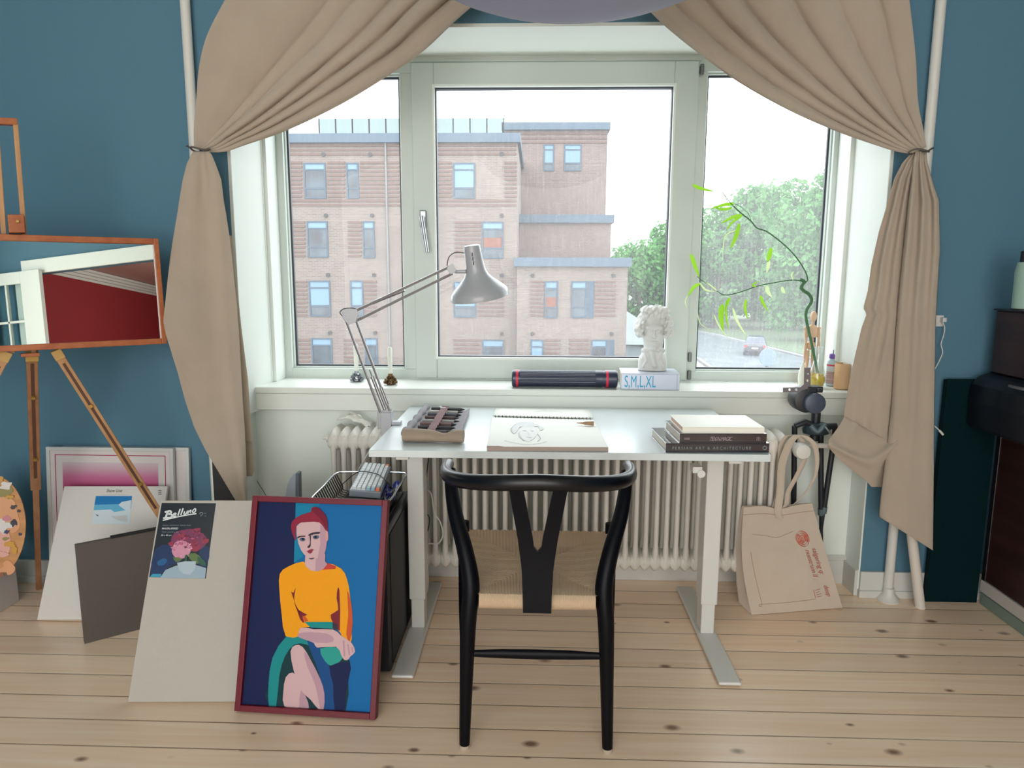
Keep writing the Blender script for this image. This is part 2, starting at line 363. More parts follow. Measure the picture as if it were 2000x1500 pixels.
# ================================================================== the room
XL, XR, YB, YW, ZC = -2.6, 2.3, -3.2, 2.69, 2.75
YN, YF = 2.815, 3.03                                  # niche wall under the sill, window frame front
NL, NR, ZH = -1.145, 1.28, 2.132                      # niche sides and head
b = MB(); b.box((XL - .1, YB - .1, -.1), (XR + .1, YN + .3, 0)); struct(b.build('floor', mat_floor()), 'pine floor of narrow knotty boards')
b = MB(); b.box((XL - .1, YB - .1, ZC), (XR + .1, YW + .4, ZC + .1)); struct(b.build('ceiling', WHITE))
b = MB(); b.box((XL - .1, YW, 0), (NL, YW + .42, ZC)); b.box((NR, YW, 0), (XR + .1, YW + .42, ZC)); b.box((NL, YW, ZH), (NR, YW + .42, ZC))
struct(b.build('wall_front', BLUE), 'blue painted wall around the window niche')
b = MB(); b.box((XL - .1, YB, 0), (XL, YW, ZC)); struct(b.build('wall_left', BLUE))
b = MB(); b.box((XL - .1, YB - .1, 0), (XR + .1, YB, ZC)); struct(b.build('wall_back', BLUE))
DY0, DY1, DZ = -2.45, -.45, 1.96                      # doorway in the right-hand wall
b = MB(); b.box((XR, YB, 0), (XR + .1, DY0, ZC)); b.box((XR, DY1, 0), (XR + .1, YW, ZC)); b.box((XR, DY0, DZ), (XR + .1, DY1, ZC))
struct(b.build('wall_right', BLUE))
# niche: wall under the sill, splayed reveals, soffit
b = MB(); b.box((NL, YN, 0), (NR, YW + .42, .70)); b.box((NL - .002, YW - .001, .0), (NL + .004, YN, .706)); b.box((NR - .004, YW - .001, 0), (NR + .002, YN, .706)); struct(b.build('wall_niche', WHITE), 'white wall under the window sill')
b = MB()
for xa, xb, sg in ((NL, -1.10, 1), (NR, 1.235, -1)):
    b.prism([(xa - .01 * sg, YW + .001, .70), (xa + .012 * sg, YW + .001, .70), (xb + .012 * sg - .012 * sg, 2.90, .70), (xb, 3.06, .70), (xa - .01 * sg, 3.06, .70)], (0, 0, ZH - .70))
    b.box((min(xb - .012, xb + .016) if sg > 0 else xb - .016, 2.915, .8), (xb + .016 if sg > 0 else xb + .012, 3.03, ZH))
    xm = xa + (xb - xa) * .62
    b.box((min(xm, xm + .004 * sg), 2.902, .8), (max(xm, xm + .02 * sg), 2.915, ZH))
struct(b.build('trim_1', WHITE, bevel=.003), 'white splayed reveal boards at both sides of the window')
b = MB(); b.box((NL, YW + .001, ZH - .012), (NR, 3.06, ZH + .002)); struct(b.build('trim_2', WHITE), 'white soffit board above the window')
b = MB(); b.box((NL + .003, 2.776, .706), (NR - .003, YN + .02, .774)); b.box((NL + .003, 2.771, .7745), (NR - .003, YF - .001, .80))
struct(b.build('trim_3', M('sill_paint', (226, 230, 224), .35), bevel=.004), 'deep white window sill board')
BASE = M('baseboard_paint', (205, 205, 200), .5)
b = MB(); b.box((XL, YW - .016, 0), (NL, YW, .095)); b.box((XL, YW - .024, 0), (NL, YW, .03)); struct(b.build('baseboard_left', BASE, bevel=.003))
b = MB(); b.box((NR - .0, YW - .016, 0), (XR, YW, .105)); b.box((NR - .004, YW - .024, 0), (XR, YW, .03)); struct(b.build('baseboard_right', BASE, bevel=.003))
b = MB(); b.box((NL, YN - .018, 0), (NR, YN, .10)); b.prism([(NL, YN - .018, .10), (NL, YN - .018, .105), (NL, YN, .12), (NL, YN, .10)], (NR - NL, 0, 0))
b.box((NR - .016, YW, 0), (NR, YN, .105)); b.box((NL, YW, 0), (NL + .016, YN, .105)); struct(b.build('baseboard_niche', BASE, bevel=.003))

# ---- the window
win = thing('window_1', 'white three part window with a tilting middle sash', 'window', (.07, YF, 1.45)); win['kind'] = 'structure'
GASK = M('dark_gasket', (52, 58, 66), .5)
def frame_mb(x0, x1, z0, z1, t, y0, y1):              # rectangular frame, t = (left, right, bottom, top) widths
    b = MB(); l, r, bo, to = t
    b.box((x0, y0, z0), (x0 + l, y1, z1)); b.box((x1 - r, y0, z0), (x1, y1, z1))
    b.box((x0 + l, y0, z0), (x1 - r, y1, z0 + bo)); b.box((x0 + l, y0, z1 - to), (x1 - r, y1, z1)); return b
FX0, FX1 = -1.105, 1.24
b = MB(); b.box((FX0, YF, .80), (-1.055, YF + .07, ZH)); b.box((1.20, YF, .80), (FX1, YF + .07, ZH))
b.box((-1.055, YF, .80), (1.20, YF + .07, .843)); b.box((-1.055, YF, 2.055), (1.20, YF + .07, ZH))
b.box((-.562, YF, .843), (-.43, YF + .07, 2.055)); b.box((.56, YF, .843), (.682, YF + .07, 2.055))
b.box((-.535, YF - .004, 2.096), (.655, YF, 2.126))
fr = b.build('frame', WFRAME, win, bevel=.003)
for i, (x0, x1, z0, z1) in enumerate(((-1.055, -.562, .843, 2.055), (.682, 1.20, .843, 2.055))):
    frame_mb(x0, x1, z0, z1, (.006,) * 4, YF + .02, YF + .05).build('glazing_bead', WFRAME, win, bevel=.002)
    frame_mb(x0 + .005, x1 - .005, z0 + .005, z1 - .005, (.008, .008, .008, .008), YF + .036, YF + .05).build('gasket', GASK, win)
sash = frame_mb(-.513, .643, .806, 2.092, (.092, .095, .088, .092), YF - .016, YF + .0)
sash = sash.build('sash', WFRAME, win, bevel=.004)
frame_mb(-.428, .556, .888, 2.008, (.010, .010, .010, .010), YF - .02, YF + .03).build('glazing_bead', WHITE, sash, bevel=.002)
frame_mb(-.420, .549, .896, 2.0, (.007, .007, .007, .007), YF + .0, YF + .03).build('gasket', GASK, sash)
for nm, x0, x1, z0, z1, hz, stv, y in (('pane', -1.055, -.562, .843, 2.055, .06, .03, YF + .04), ('pane', -.418, .547, .898, 1.998, .07, .04, YF + .012), ('pane', .682, 1.20, .843, 2.055, .13, .07, YF + .04)):
    b = MB(); b.flat([(x0, y, z0), (x1, y, z0), (x1, y, z1), (x0, y, z1)])
    o = b.build(nm, mat_glass('rain_glass_%d' % int(x0 * 10 + 20), (.96, .985, .975), hz, stv, .010, drops=x0 > -.5), win)
    o['label'] = {-1: 'clear left pane', 0: 'middle pane with a few rain drops', 1: 'right pane streaked with rain'}[-1 if x0 < -1 else (0 if x0 < 0 else 1)]
# handle
hd = MB(); ht = at(827, 428, YF - .016); hd.box((ht.x - .014, YF - .028, ht.z - .035), (ht.x + .014, YF - .016, ht.z + .035)); h = hd.build('handle', METAL, sash, bevel=.004)
g = MB(); g.tube([(ht.x, YF - .02, ht.z), (ht.x, YF - .06, ht.z)], .009, 12); g.tube([(ht.x - .002, YF - .058, ht.z + .01), at(834, 492, YF - .058)], [.010, .0085], 12); g.build('lever', METAL, h, smooth=True)
for zz in (.828, .905, 2.06):
    g = MB(); g.cyl((.655, YF - .012, zz - .02), (.655, YF - .012, zz + .02), .007, 12); g.box((.648, YF - .010, zz - .016), (.664, YF, zz + .016)); g.build('hinge', M('hinge_grey', (120, 122, 122), .4, .6), win, bevel=.001)

# ---- doorway with the white glazed door, seen in the mirror; the red room behind it
b = MB(); b.box((XR - .03, DY0 - .11, 0), (XR + .0, DY0, 1.93)); b.box((XR - .03, DY1, 0), (XR, DY1 + .11, DZ + .13)); b.box((XR - .035, DY0, DZ), (XR, DY1 + .2, DZ + .14))
struct(b.build('trim_4', WHITE, bevel=.004), 'white architrave around the doorway')
door = thing('door_1', 'white glazed door standing open against the wall', 'door', (XR - .06, DY0, 0)); door['kind'] = 'structure'
y1 = -2.17; y0 = y1 - .92; xd0, xd1 = XR - .085, XR - .045
b = MB(); b.box((xd0, y0, .01), (xd1, y0 + .25, 1.99)); b.box((xd0, y1 - .25, .01), (xd1, y1, 1.99)); b.box((xd0, y0 + .25, .01), (xd1, y1 - .25, .35)); b.box((xd0, y0 + .25, 1.87), (xd1, y1 - .25, 1.99))
ym = (y0 + y1) / 2; b.box((xd0 + .005, ym - .012, .35), (xd1 - .005, ym + .012, 1.87))
for zz in (.73, 1.11, 1.49): b.box((xd0 + .005, y0 + .25, zz - .012), (xd1 - .005, y1 - .25, zz + .012))
b.build('door_leaf', WHITE, door, bevel=.003)
b = MB(); b.flat([(xd0 + .02, y0 + .25, .35), (xd0 + .02, y1 - .25, .35), (xd0 + .02, y1 - .25, 1.87), (xd0 + .02, y0 + .25, 1.87)]); b.build('glass', mat_glass('door_glass', (.85, .92, .92), 0, 0, .06), door)
RED = M('red_wall_paint', (150, 44, 48), .7); PINK = M('pinkish_ceiling', (205, 178, 172), .7)
RY = lambda x: -3.0 - .435 * (x - 3.33)
b = MB(); b.prism([(XR + .1, RY(XR + .1), 0), (7.2, RY(7.2), 0), (7.2, RY(7.2) - .1, 0), (XR + .1, RY(XR + .1) - .1, 0)], (0, 0, 2.25)); b.box((7.1, -4.7, 0), (7.2, 1.2, 2.25)); b.box((XR + .1, 1.1, 0), (7.2, 1.2, 2.25)); struct(b.build('wall_far_room', RED), 'dark red wall of the next room')
b = MB(); b.box((XR + .1, -4.8, 2.20), (7.2, 1.2, 2.3)); struct(b.build('ceiling_far_room', PINK))
b = MB(); b.box((XR + .1, -4.8, -.1), (7.2, 1.2, 0)); struct(b.build('floor_far_room', mat_wood('far_floor', (180, 130, 90), (160, 112, 76), 0)))
b = MB()
for k in range(4): b.prism([(XR + .1, RY(XR + .1), 2.055 + .035 * k), (7.1, RY(7.1), 2.055 + .035 * k), (7.1, RY(7.1) + .016 + .022 * k, 2.055 + .035 * k), (XR + .1, RY(XR + .1) + .016 + .022 * k, 2.055 + .035 * k)], (0, 0, .032))
struct(b.build('trim_5', WHITE), 'white ribbed cornice of the next room')

# ---- heating pipes, cords, sockets
for nm, px0, px1, lab, zb in (('heating_pipe', (363, 0), (377, 285), 'white heating pipe up the wall beside the left curtain', .0), ('heating_pipe', (1832, 0), (1811, 285), 'white heating pipe up the wall behind the right curtain', .0)):
    p0, p1 = at(*px0, 2.662), at(*px1, 2.662); x = (p0.x + p1.x) / 2
    if nm == 'heating_pipe' and x > 0: x = 1.382
    t = thing(nm, lab, 'pipe', (x, 2.662, 0))
    b = MB(); b.cyl((x, 2.662, zb), (x, 2.662, ZC), .0175, 20); b.build('pipe', M('pipe_white', (214, 212, 206), .4), t, smooth=True)
    b = MB(); b.lathe([(.040, 0), (.042, .006), (.036, .012), (.021, .030), (.0195, .05), (.0178, .052)], (x, 2.655, 0), 24); b.build('floor_collar', M('pipe_white', (214, 212, 206)), t, smooth=True)

# ================================================================== curtains
CLOTH = mat_cloth('beige_cotton', (202, 188, 172), .22, var=(191, 177, 161))
LINING = mat_cloth('beige_cotton_back', (206, 194, 174), .2)
CORD = M('grey_cord', (92, 84, 76), .8)
def poly_at(P, t):                                    # arc-length parametrised polyline through px points
    P = np.array(P, float); d = np.r_[0, np.cumsum(np.hypot(*np.diff(P, axis=0).T))]; d /= d[-1]
    return np.array([np.interp(t, d, P[:, 0]), np.interp(t, d, P[:, 1])])
def smooth_poly(P): return [(q.x, q.y) for q in smooth_path([(x, y, 0) for x, y in P], 10)]
def drape(inner, outer, yfun, fold, nu=110, nt=70, upow=1.0):
    A, B = smooth_poly(outer), smooth_poly(inner); G = []
    for j in range(nu + 1):
        u = j / nu; row = []
        for i in range(nt + 1):
            t = i / nt; a = poly_at(A, t); c = poly_at(B, t); q = a + (c - a) * u ** upow
            row.append(at(q[0], q[1], yfun(u, t) - fold(u, t)))
        G.append(row)
    return G
def swag_folds(V, H, depth=.088):
    # pillows of cloth between the valleys V (0 outer edge .. 1 inner edge), heights H
    B_ = [0.0] + list(V) + [1.0]
    def f(u, t):
        env = min(1, .42 + 1.0 * (1 - t)) * min(1, (1 - t) * 5.5 + .10)
        uu = u + .016 * math.sin(4.2 * t + 5 * u)
        for k in range(len(B_) - 1):
            if uu <= B_[k + 1] or k == len(B_) - 2:
                a, b_ = B_[k], B_[k + 1]; x = max(0, min(1, (uu - a) / (b_ - a))); break
        s_ = (4 * x * (1 - x)) ** .62 if k else (1 - (2 * max(.5, x) - 1) ** 2) ** .62 * (.75 + .25 * min(1, x * 2))
        g = H[k] * (.75 + .25 * math.cos(2.3 * t + 1.7 * k))
        return depth * env * s_ * g + .004 * env * math.sin(17 * u + 6 * t)
    return f
def curtain(name, lab, x0, x1):
    return thing(name, lab, 'curtain', (x0, 2.58, 1.69))
cl = curtain('curtain', 'beige curtain tied back at the left of the window', -1.2, 0)
cr = curtain('curtain', 'beige curtain tied back at the right of the window', 1.34, 0)
ext = lambda p, q, k: (p[0] + (p[0] - q[0]) * k, p[1] + (p[1] - q[1]) * k)
G = drape([(1090, -130), (985, -40), (900, 31), (825, 101), (750, 153), (660, 207), (560, 255), (480, 283), (440, 296), (404, 297)],
          [(520, -150), (468, -50), (436, 6), (404, 70), (389, 130), (383, 200), (379, 250), (379, 287)],
          lambda u, t: 2.60 - .045 * math.sin(PI * min(1, t * 1.02)) - .02 * t, swag_folds([.42, .52, .655, .76, .87], [.62, .42, .85, .55, .95, .8]))
b = MB().grid(G); b.build('upper_drape', CLOTH, cl, smooth=True, solid=.0016, angle=180)
G = drape([(1120, -110), (1215, -35), (1280, 33), (1323, 71), (1374, 111), (1424, 148), (1482, 184), (1550, 220), (1615, 249), (1676, 272), (1748, 295), (1783, 300)],
          [(1745, -170), (1764, -80), (1776, 0), (1788, 108), (1793, 198), (1803, 252), (1809, 287)],
          lambda u, t: 2.60 - .05 * math.sin(PI * min(1, t * 1.02)) - .02 * t, swag_folds([.14, .30, .46, .63, .76, .88], [.55, .75, .95, .6, .9, .7, .75]))
b = MB().grid(G); b.build('upper_drape', CLOTH, cr, smooth=True, solid=.0016, angle=180)
def rows(table, Yf, fold, n=60, nt=90):
    T = np.array(table, float); ys = np.linspace(T[0, 0], T[-1, 0], nt); G = []
    for y in ys:
        xl = np.interp(y, T[:, 0], T[:, 1]); xr = np.interp(y, T[:, 0], T[:, 2]); t = (y - T[0, 0]) / (T[-1, 0] - T[0, 0])
        hl = np.interp(y, T[:, 0], T[:, 3]) if T.shape[1] > 3 else 0
        G.append([at(xl + (xr - xl) * k / n, y + hl * k / n, Yf(k / n, t) - fold(k / n, t)) for k in range(n + 1)])
    return G
# left, below the tie: the fall with its slanting hem
def lf(u, t):
    e = min(1, t * 9 + .15)
    return e * (.020 * math.exp(-((u - .86) / .13) ** 2) + .022 * math.exp(-((u - .35) / .2) ** 2) * math.exp(-t * 2.2) + .012 * math.sin(u * 8 + t * 3) * math.exp(-t * 3) + .018 * math.sin(PI * u) * t) \
        + .016 * math.exp(-((u - .62 - .12 * t) / .10) ** 2) * math.exp(-((t - .06) / .07) ** 2)
G = rows([(296, 378, 409), (303, 373, 414), (320, 365, 421), (351, 357, 432), (393, 350, 437), (414, 347, 441), (467, 338, 449), (500, 333, 453), (550, 327, 458), (596, 322, 463), (627, 319, 465), (650, 323, 467), (670, 329, 468), (727, 347, 471), (783, 362, 474),
          (836, 380, 478), (880, 402, 480), (950, 444, 482), (1000, 474, 483)], lambda u, t: 2.545 - .138 * math.exp(-((t - .47) / .16) ** 2) * (1 - u) ** 1.5 - .01 * t, lf)
b = MB().grid(G); b.build('lower_fall', CLOTH, cl, smooth=True, solid=.0016, angle=180)
G = rows([(460, 438, 452), (540, 450, 461), (640, 462, 471), (740, 470, 484), (800, 475, 488), (864, 479, 494)], lambda u, t: 2.615, lambda u, t: .006 * math.sin(PI * u))
b = MB().grid(G); b.build('hem_edge', LINING, cl, smooth=True, solid=.003, angle=180)
G = rows([(850, 470, 491), (890, 474, 496), (918, 476, 497), (930, 477, 492)], lambda u, t: 2.625, lambda u, t: .004 * math.sin(PI * u))
b = MB().grid(G); b.build('lining', LINING, cl, smooth=True, solid=.002, angle=180)
# right, below the tie: rear fall with its tucked scoop, front fall with the slanting hem
def rf(u, t):
    e = min(1, t * 8 + .12); n = 3.0
    return e * (.032 * (.5 + .5 * math.sin(2 * PI * n * u + 2.2)) ** 1.3 * math.exp(-t * .9) + .02 * math.sin(PI * u) + .022 * max(0, t - .55) / .45 * math.exp(-((u - .75 + .9 * (t - .6)) / .09) ** 2) + .016 * max(0, t - .7) / .3 * math.exp(-((u - .12) / .08) ** 2))
G = rows([(297, 1782, 1800, 0), (318, 1763, 1797, 0), (349, 1747, 1790, 0), (392, 1735, 1785, 0), (452, 1717, 1780, 0), (518, 1702, 1775, 0), (569, 1695, 1772, 0), (602, 1686, 1770, 0), (613, 1693, 1770, 0), (640, 1683, 1768, 0), (704, 1668, 1765, 0), (762, 1656, 1760, 8), (812, 1648, 1757, 62)],
         lambda u, t: 2.60 - .02 * t, rf)
b = MB().grid(G); b.build('rear_fall', CLOTH, cr, smooth=True, solid=.0016, angle=180)
G = rows([(800, 1652, 1757), (816, 1648, 1757), (830, 1640, 1756), (846, 1629, 1755), (859, 1619, 1754), (872, 1617, 1753), (893, 1635, 1752), (917, 1662, 1750), (939, 1692, 1748), (951, 1702, 1746)],
         lambda u, t: 2.605 - .075 * math.sin(PI * min(1, t * 1.15)) * (1 - .5 * u), lambda u, t: .042 * math.exp(-((t - .42 - .25 * math.sin(PI * u)) / .075) ** 2) + .02 * math.exp(-((u - .28) / .08) ** 2) * math.exp(-((t - .3) / .15) ** 2), n=70, nt=70)
b = MB().grid(G); b.build('tucked_bundle', CLOTH, cr, smooth=True, solid=.0016, angle=180)
def ff(u, t):
    e = min(1, t * 7 + .12)
    return e * (.046 * (.5 + .5 * math.sin(2 * PI * 2.6 * u - .4)) ** 1.3 * math.exp(-t * 1.9) + .030 * math.sin(PI * min(1, u * 1.0)) ** .6)
G = rows([(296, 1788, 1809, 0), (318, 1784, 1811, 0), (369, 1777, 1826, 0), (392, 1774, 1834, 0), (488, 1764, 1836, 0), (577, 1755, 1830, 0), (640, 1750, 1827, 0), (780, 1742, 1825, 0), (865, 1733, 1824, 0), (912, 1727, 1824, 5), (972, 1720, 1823, 30), (1009, 1717, 1822, 66)],
         lambda u, t: 2.575 - .02 * t, ff)
b = MB().grid(G); b.build('front_fall', CLOTH, cr, smooth=True, solid=.0016, angle=180)
for t_, p, q, sg in ((cl, (391, 292), (366, 285), -1), (cr, (1794, 296), (1822, 289), 1)):
    c = at(*p, 2.545); e = at(*q, 2.61); b = MB()
    ring = [c + Vector((.030 * math.cos(a), .034 * math.sin(a), .004 * math.sin(2 * a))) for a in [2 * PI * k / 20 for k in range(20)]]
    b.tube(ring, .003, 8, closed=True); b.tube([c + Vector((sg * .028, 0, 0)), e, e + Vector((sg * .012, .02, .002))], .0028, 8)
    b.build('tie_cord', CORD, t_, smooth=True)
# curtain rail above the frame of the photograph
t = thing('curtain_rail', 'white curtain rail above the window, behind the drapes', 'rail', (.07, 2.6, 2.43))
b = MB(); b.cyl((-1.3, 2.6, 2.44), (1.45, 2.6, 2.44), .014, 16); b.build('rod', WHITE, t, smooth=True)
for x in (-1.15, .07, 1.27): MB().box((x - .015, 2.6, 2.41), (x + .015, YW, 2.46)).build('bracket', WHITE, t, bevel=.003)
# pendant lamp
pc = at(1125, 48, 1.45); pz = 1.982
t = thing('pendant_lamp', 'wide grey lavender pendant lamp shade hanging at the top edge', 'lamp', (pc.x, 1.5, pz))
b = MB(); b.lathe([(.42 * math.sin(PI * i / 24), -.2 * math.cos(PI * i / 24)) for i in range(1, 22)], (pc.x, 1.5, pz), 56); b.build('lamp_shade', M('lavender_shade', (140, 142, 168), .6), t, smooth=True, angle=180)
b = MB(); b.cyl((pc.x, 1.5, pz + .18), (pc.x, 1.5, ZC), .004, 8); b.build('cord', WHITE, t); MB().lathe([(.05, ZC - .03), (.05, ZC)], (pc.x, 1.5, 0), 20).build('ceiling_rose', WHITE, t)
# ================================================================== outside
GZ = -5.2
GR = M('wet_grass', (70, 88, 60), .9); ASPH = M('wet_asphalt', (88, 95, 104), .3, vary=((104, 112, 120), .6)); KERB = M('pavement', (116, 120, 124), .6)
b = MB(); b.box((-60, 6, GZ - .3), (90, 160, GZ - .02)); struct(b.build('ground', KERB), 'wet pavement around the brick block')
def road_pt(x, y, z=GZ): return atz(x, y, z)
A = [(7, 12), (12.2, 12), (24.5, 54), (31, 80), (25.5, 80), (17.0, 54)]
b = MB(); b.prism([(x, y, GZ - .02) for x, y in [(8.5, 12), (16.5, 12), (19.8, 45), (21, 54), (18.8, 78), (15, 95), (6, 95), (9.5, 78), (12.5, 54), (12, 45)]], (0, 0, .03)); struct(b.build('road', ASPH), 'wet grey street')
b = MB()
for (xa, ya, xb, yb) in ((16.5, 12, 19.8, 45), (19.8, 45, 21, 54), (21, 54, 18.8, 78), (18.8, 78, 15, 95)): b.prism([(xa, ya, GZ), (xa + .25, ya, GZ), (xb + .25, yb, GZ), (xb, yb, GZ)], (0, 0, .14))
for (xa, ya, xb, yb) in ((8.5, 12, 12, 45), (12, 45, 12.5, 54), (12.5, 54, 9.5, 78), (9.5, 78, 6, 95)): b.prism([(xa - .25, ya, GZ), (xa, ya, GZ), (xb, yb, GZ), (xb - .25, yb, GZ)], (0, 0, .14))
struct(b.build('trim_6', M('kerb_stone', (112, 116, 118), .7)), 'pale kerb along the street')
b = MB(); b.prism([(17.5, 12, GZ - .1), (70, 12, GZ - .1), (90, 130, GZ - .1), (0, 130, GZ - .1), (8, 97, GZ - .1), (16, 97, GZ - .1), (20, 78, GZ - .1), (22.2, 54, GZ - .1), (21, 45, GZ - .1)], (0, 0, .12)); tag(b.build('grass_verge', GR), 'green verge under the trees beyond the street', 'grass', kind='stuff')

BR = mat_brick('pale_red_brick', (114, 100, 92), (103, 90, 83), (122, 113, 107), True)
BR2 = mat_brick('grey_red_brick', (112, 93, 87), (102, 85, 79), (116, 106, 101), True)
RIDGE = M('projecting_brick_shaded', (98, 77, 70), .9); COPE = M('slate_coping', (66, 82, 96), .6)
WFR = M('slate_blue_frame', (48, 66, 82), .5); PANE = M('dim_window_glass', (64, 78, 88), .1, spec=.5, vary=((44, 44, 50), .9)); BLIND = M('pale_blue_blind', (96, 124, 144), .5)
WARM = M('warm_curtain', (112, 66, 50), .7); BAL = mat_glass('balustrade_glass', (.13, .165, .165), 0, 0, .01); POST = M('post_grey', (54, 62, 70), .5); VENT = M('vent_grey', (46, 42, 42), .6)
bld = thing('apartment_building', 'stepped red brick apartment block across the street with slate blue window frames', 'building', (-6, 37, GZ))
DEPTH = {'a': 37.0, 'b': 46.0, 'c': 41.0, 'd': 36.6}
def block(nm, xl, xr, ytop, Y, mat, back, yr=None):
    a, c = at(xl, ytop, Y), at(xr, yr or ytop, Y)
    o = MB().box((a.x, Y, GZ - .02), (c.x, Y + back, (a.z + c.z) / 2)).build('wall', mat, bld)
    z = (a.z + c.z) / 2
    MB().box((a.x - .15, Y - .25, z - .32), (c.x + .15, Y + back, z + .12)).build('coping', COPE, bld)
    return a.x, c.x, z
xa0, xa1, za = block('a', 300, 1011, 268, 37.0, BR, 9.0, 266)
block('b', 985, 1187, 244, 46.0, BR2, 8)
block('c', 1000, 1194, 424, 41.0, BR2, 5)
xd0_, xd1_, zd = block('d', 1010, 1227, 508, 36.2, BR, 5)
# projecting brick courses, coloured darker to stand in for their shadow lines
def courses(x0, x1, y0, y1, Y, step=8.2):
    y = y0; b = MB()
    while y < y1:
        p, q = at(x0, y, Y), at(x1, y, Y); b.box((p.x, Y - .05, p.z - .05), (q.x, Y + .02, p.z + .05)); y += step
    b.build('brick_courses', RIDGE, bld)
for r in ((560, 1008, 285, 308), (640, 674, 318, 390), (704, 780, 318, 390), (562, 590, 318, 390), (852, 882, 318, 390), (985, 1009, 318, 390), (560, 1008, 392, 404), (568, 596, 434, 502), (680, 706, 434, 502), (888, 938, 434, 502), (572, 600, 550, 618), (712, 736, 550, 618), (934, 984, 550, 618), (576, 606, 664, 715), (672, 708, 664, 715), (886, 938, 664, 715)): courses(*r, 37.0)
for r in ((1035, 1062, 550, 616), (1162, 1202, 550, 616), (1064, 1094, 664, 715), (1112, 1150, 664, 715)): courses(*r, 36.2)
for r in ((1018, 1186, 262, 280),): courses(*r, 46.0)
def bwin(x0, x1, y0, y1, Y, style=0):
    a, c = at(x0, y0, Y), at(x1, y1, Y); X0, X1, Z1, Z0 = a.x, c.x, a.z, c.z; t = .07; zb = Z0 + (Z1 - Z0) * .28; zt = Z0 + (Z1 - Z0) * .80
    b = MB(); b.box((X0, Y - .06, Z0), (X0 + t, Y + .1, Z1)); b.box((X1 - t, Y - .06, Z0), (X1, Y + .1, Z1))
    for z in (Z0, zb - t / 2, zt - t / 2, Z1 - t): b.box((X0 + t, Y - .06, z), (X1 - t, Y + .1, z + t))
    if style == 2: b.box((X0 + (X1 - X0) * .62, Y - .05, Z0), (X1 - t, Y + .1, Z1))
    o = b.build('window', WFR, bld)
    g = MB(); g.flat([(X0, Y - .02, Z0), (X1, Y - .02, Z0), (X1, Y - .02, zt), (X0, Y - .02, zt)], 0); g.flat([(X0, Y - .02, zt), (X1, Y - .02, zt), (X1, Y - .02, Z1), (X0, Y - .02, Z1)], 1)
    if style == 1: g.flat([(X0, Y - .022, zb), (X1, Y - .022, zb), (X1, Y - .022, zb + (zt - zb) * .55), (X0, Y - .022, zb + (zt - zb) * .55)], 2)
    if style == 3: g.flat([(X0, Y - .022, Z0 + (zt - Z0) * .4), (X1, Y - .022, Z0 + (zt - Z0) * .4), (X1, Y - .022, zt), (X0, Y - .022, zt)], 1)
    g.build('pane', [PANE, BLIND, WARM], o)
for r in ((593, 638, 318, 388, 0), (676, 702, 318, 388, 0), (840, 856, 318, 388, 0), (885, 928, 318, 388, 3), (599, 642, 432, 503, 0), (708, 733, 432, 504, 0), (941, 983, 433, 505, 1), (603, 647, 548, 618, 3), (684, 711, 548, 618, 3), (886, 930, 550, 620, 3), (608, 651, 660, 731, 0), (712, 739, 660, 731, 0), (942, 984, 663, 734, 0)): bwin(*r[:4], 37.0, r[4])
for r in ((1064, 1089, 549, 621, 1), (1116, 1159, 549, 621, 2), (1036, 1061, 663, 734, 3), (1155, 1198, 663, 734, 2)): bwin(*r[:4], 36.2, r[4])
for r in ((1062, 1082, 282, 334, 3), (1102, 1135, 282, 334, 3)): bwin(*r[:4], 46.0, r[4])
VP_ = [(632, 302, 37), (723, 302, 37), (980, 301, 37), (637, 421, 37), (727, 421, 37), (980, 421, 37), (641, 537, 37), (731, 537, 37), (980, 538, 37), (645, 650, 37), (733, 650, 37), (980, 652, 37), (1040, 538, 36.2), (1198, 538, 36.2), (1040, 652, 36.2), (1194, 652, 36.2)]
v0 = None
for x, y, Y in VP_:
    p = at(x, y, Y); MB().cyl((p.x, Y - .08, p.z), (p.x, Y + .02, p.z), .10, 12).build('vent', VENT, bld)
p, q = at(753, 272, 37), at(758, 720, 37); MB().cyl((p.x, 36.92, p.z), (p.x, 36.92, q.z - 1.5), .05, 8).build('drain_pipe', M('drain_grey', (104, 104, 102), .5), bld)
p, q = at(622, 232, 37.3), at(984, 232, 37.3)
MB().flat([(p.x, 37.3, za), (q.x, 37.3, za), (q.x, 37.3, p.z), (p.x, 37.3, p.z)]).build('balustrade', BAL, bld)
for k in range(12):
    x = p.x + (q.x - p.x) * k / 11; MB().box((x - .03, 37.32, za), (x + .03, 37.38, p.z + .02)).build('post', POST, bld)
# pale low roof beside the block
an = thing('low_building', 'low pale building with a sloping roof beside the brick block', 'building', (6.6, 44, GZ))
a, c, e = at(1228, 600, 44), at(1330, 700, 44), at(1228, 672, 44)
MB().box((a.x - .5, 44, GZ - .02), (c.x, 50, e.z)).build('wall', M('pale_render', (120, 134, 138), .7), an)
MB().prism([(a.x - .5, 43.6, e.z), (c.x + .3, 43.6, e.z), (c.x + .3, 43.6, c.z + .5), (a.x - .5, 43.6, a.z)], (0, 7, 0)).build('roof', M('pale_roof', (160, 170, 172), .5), an)
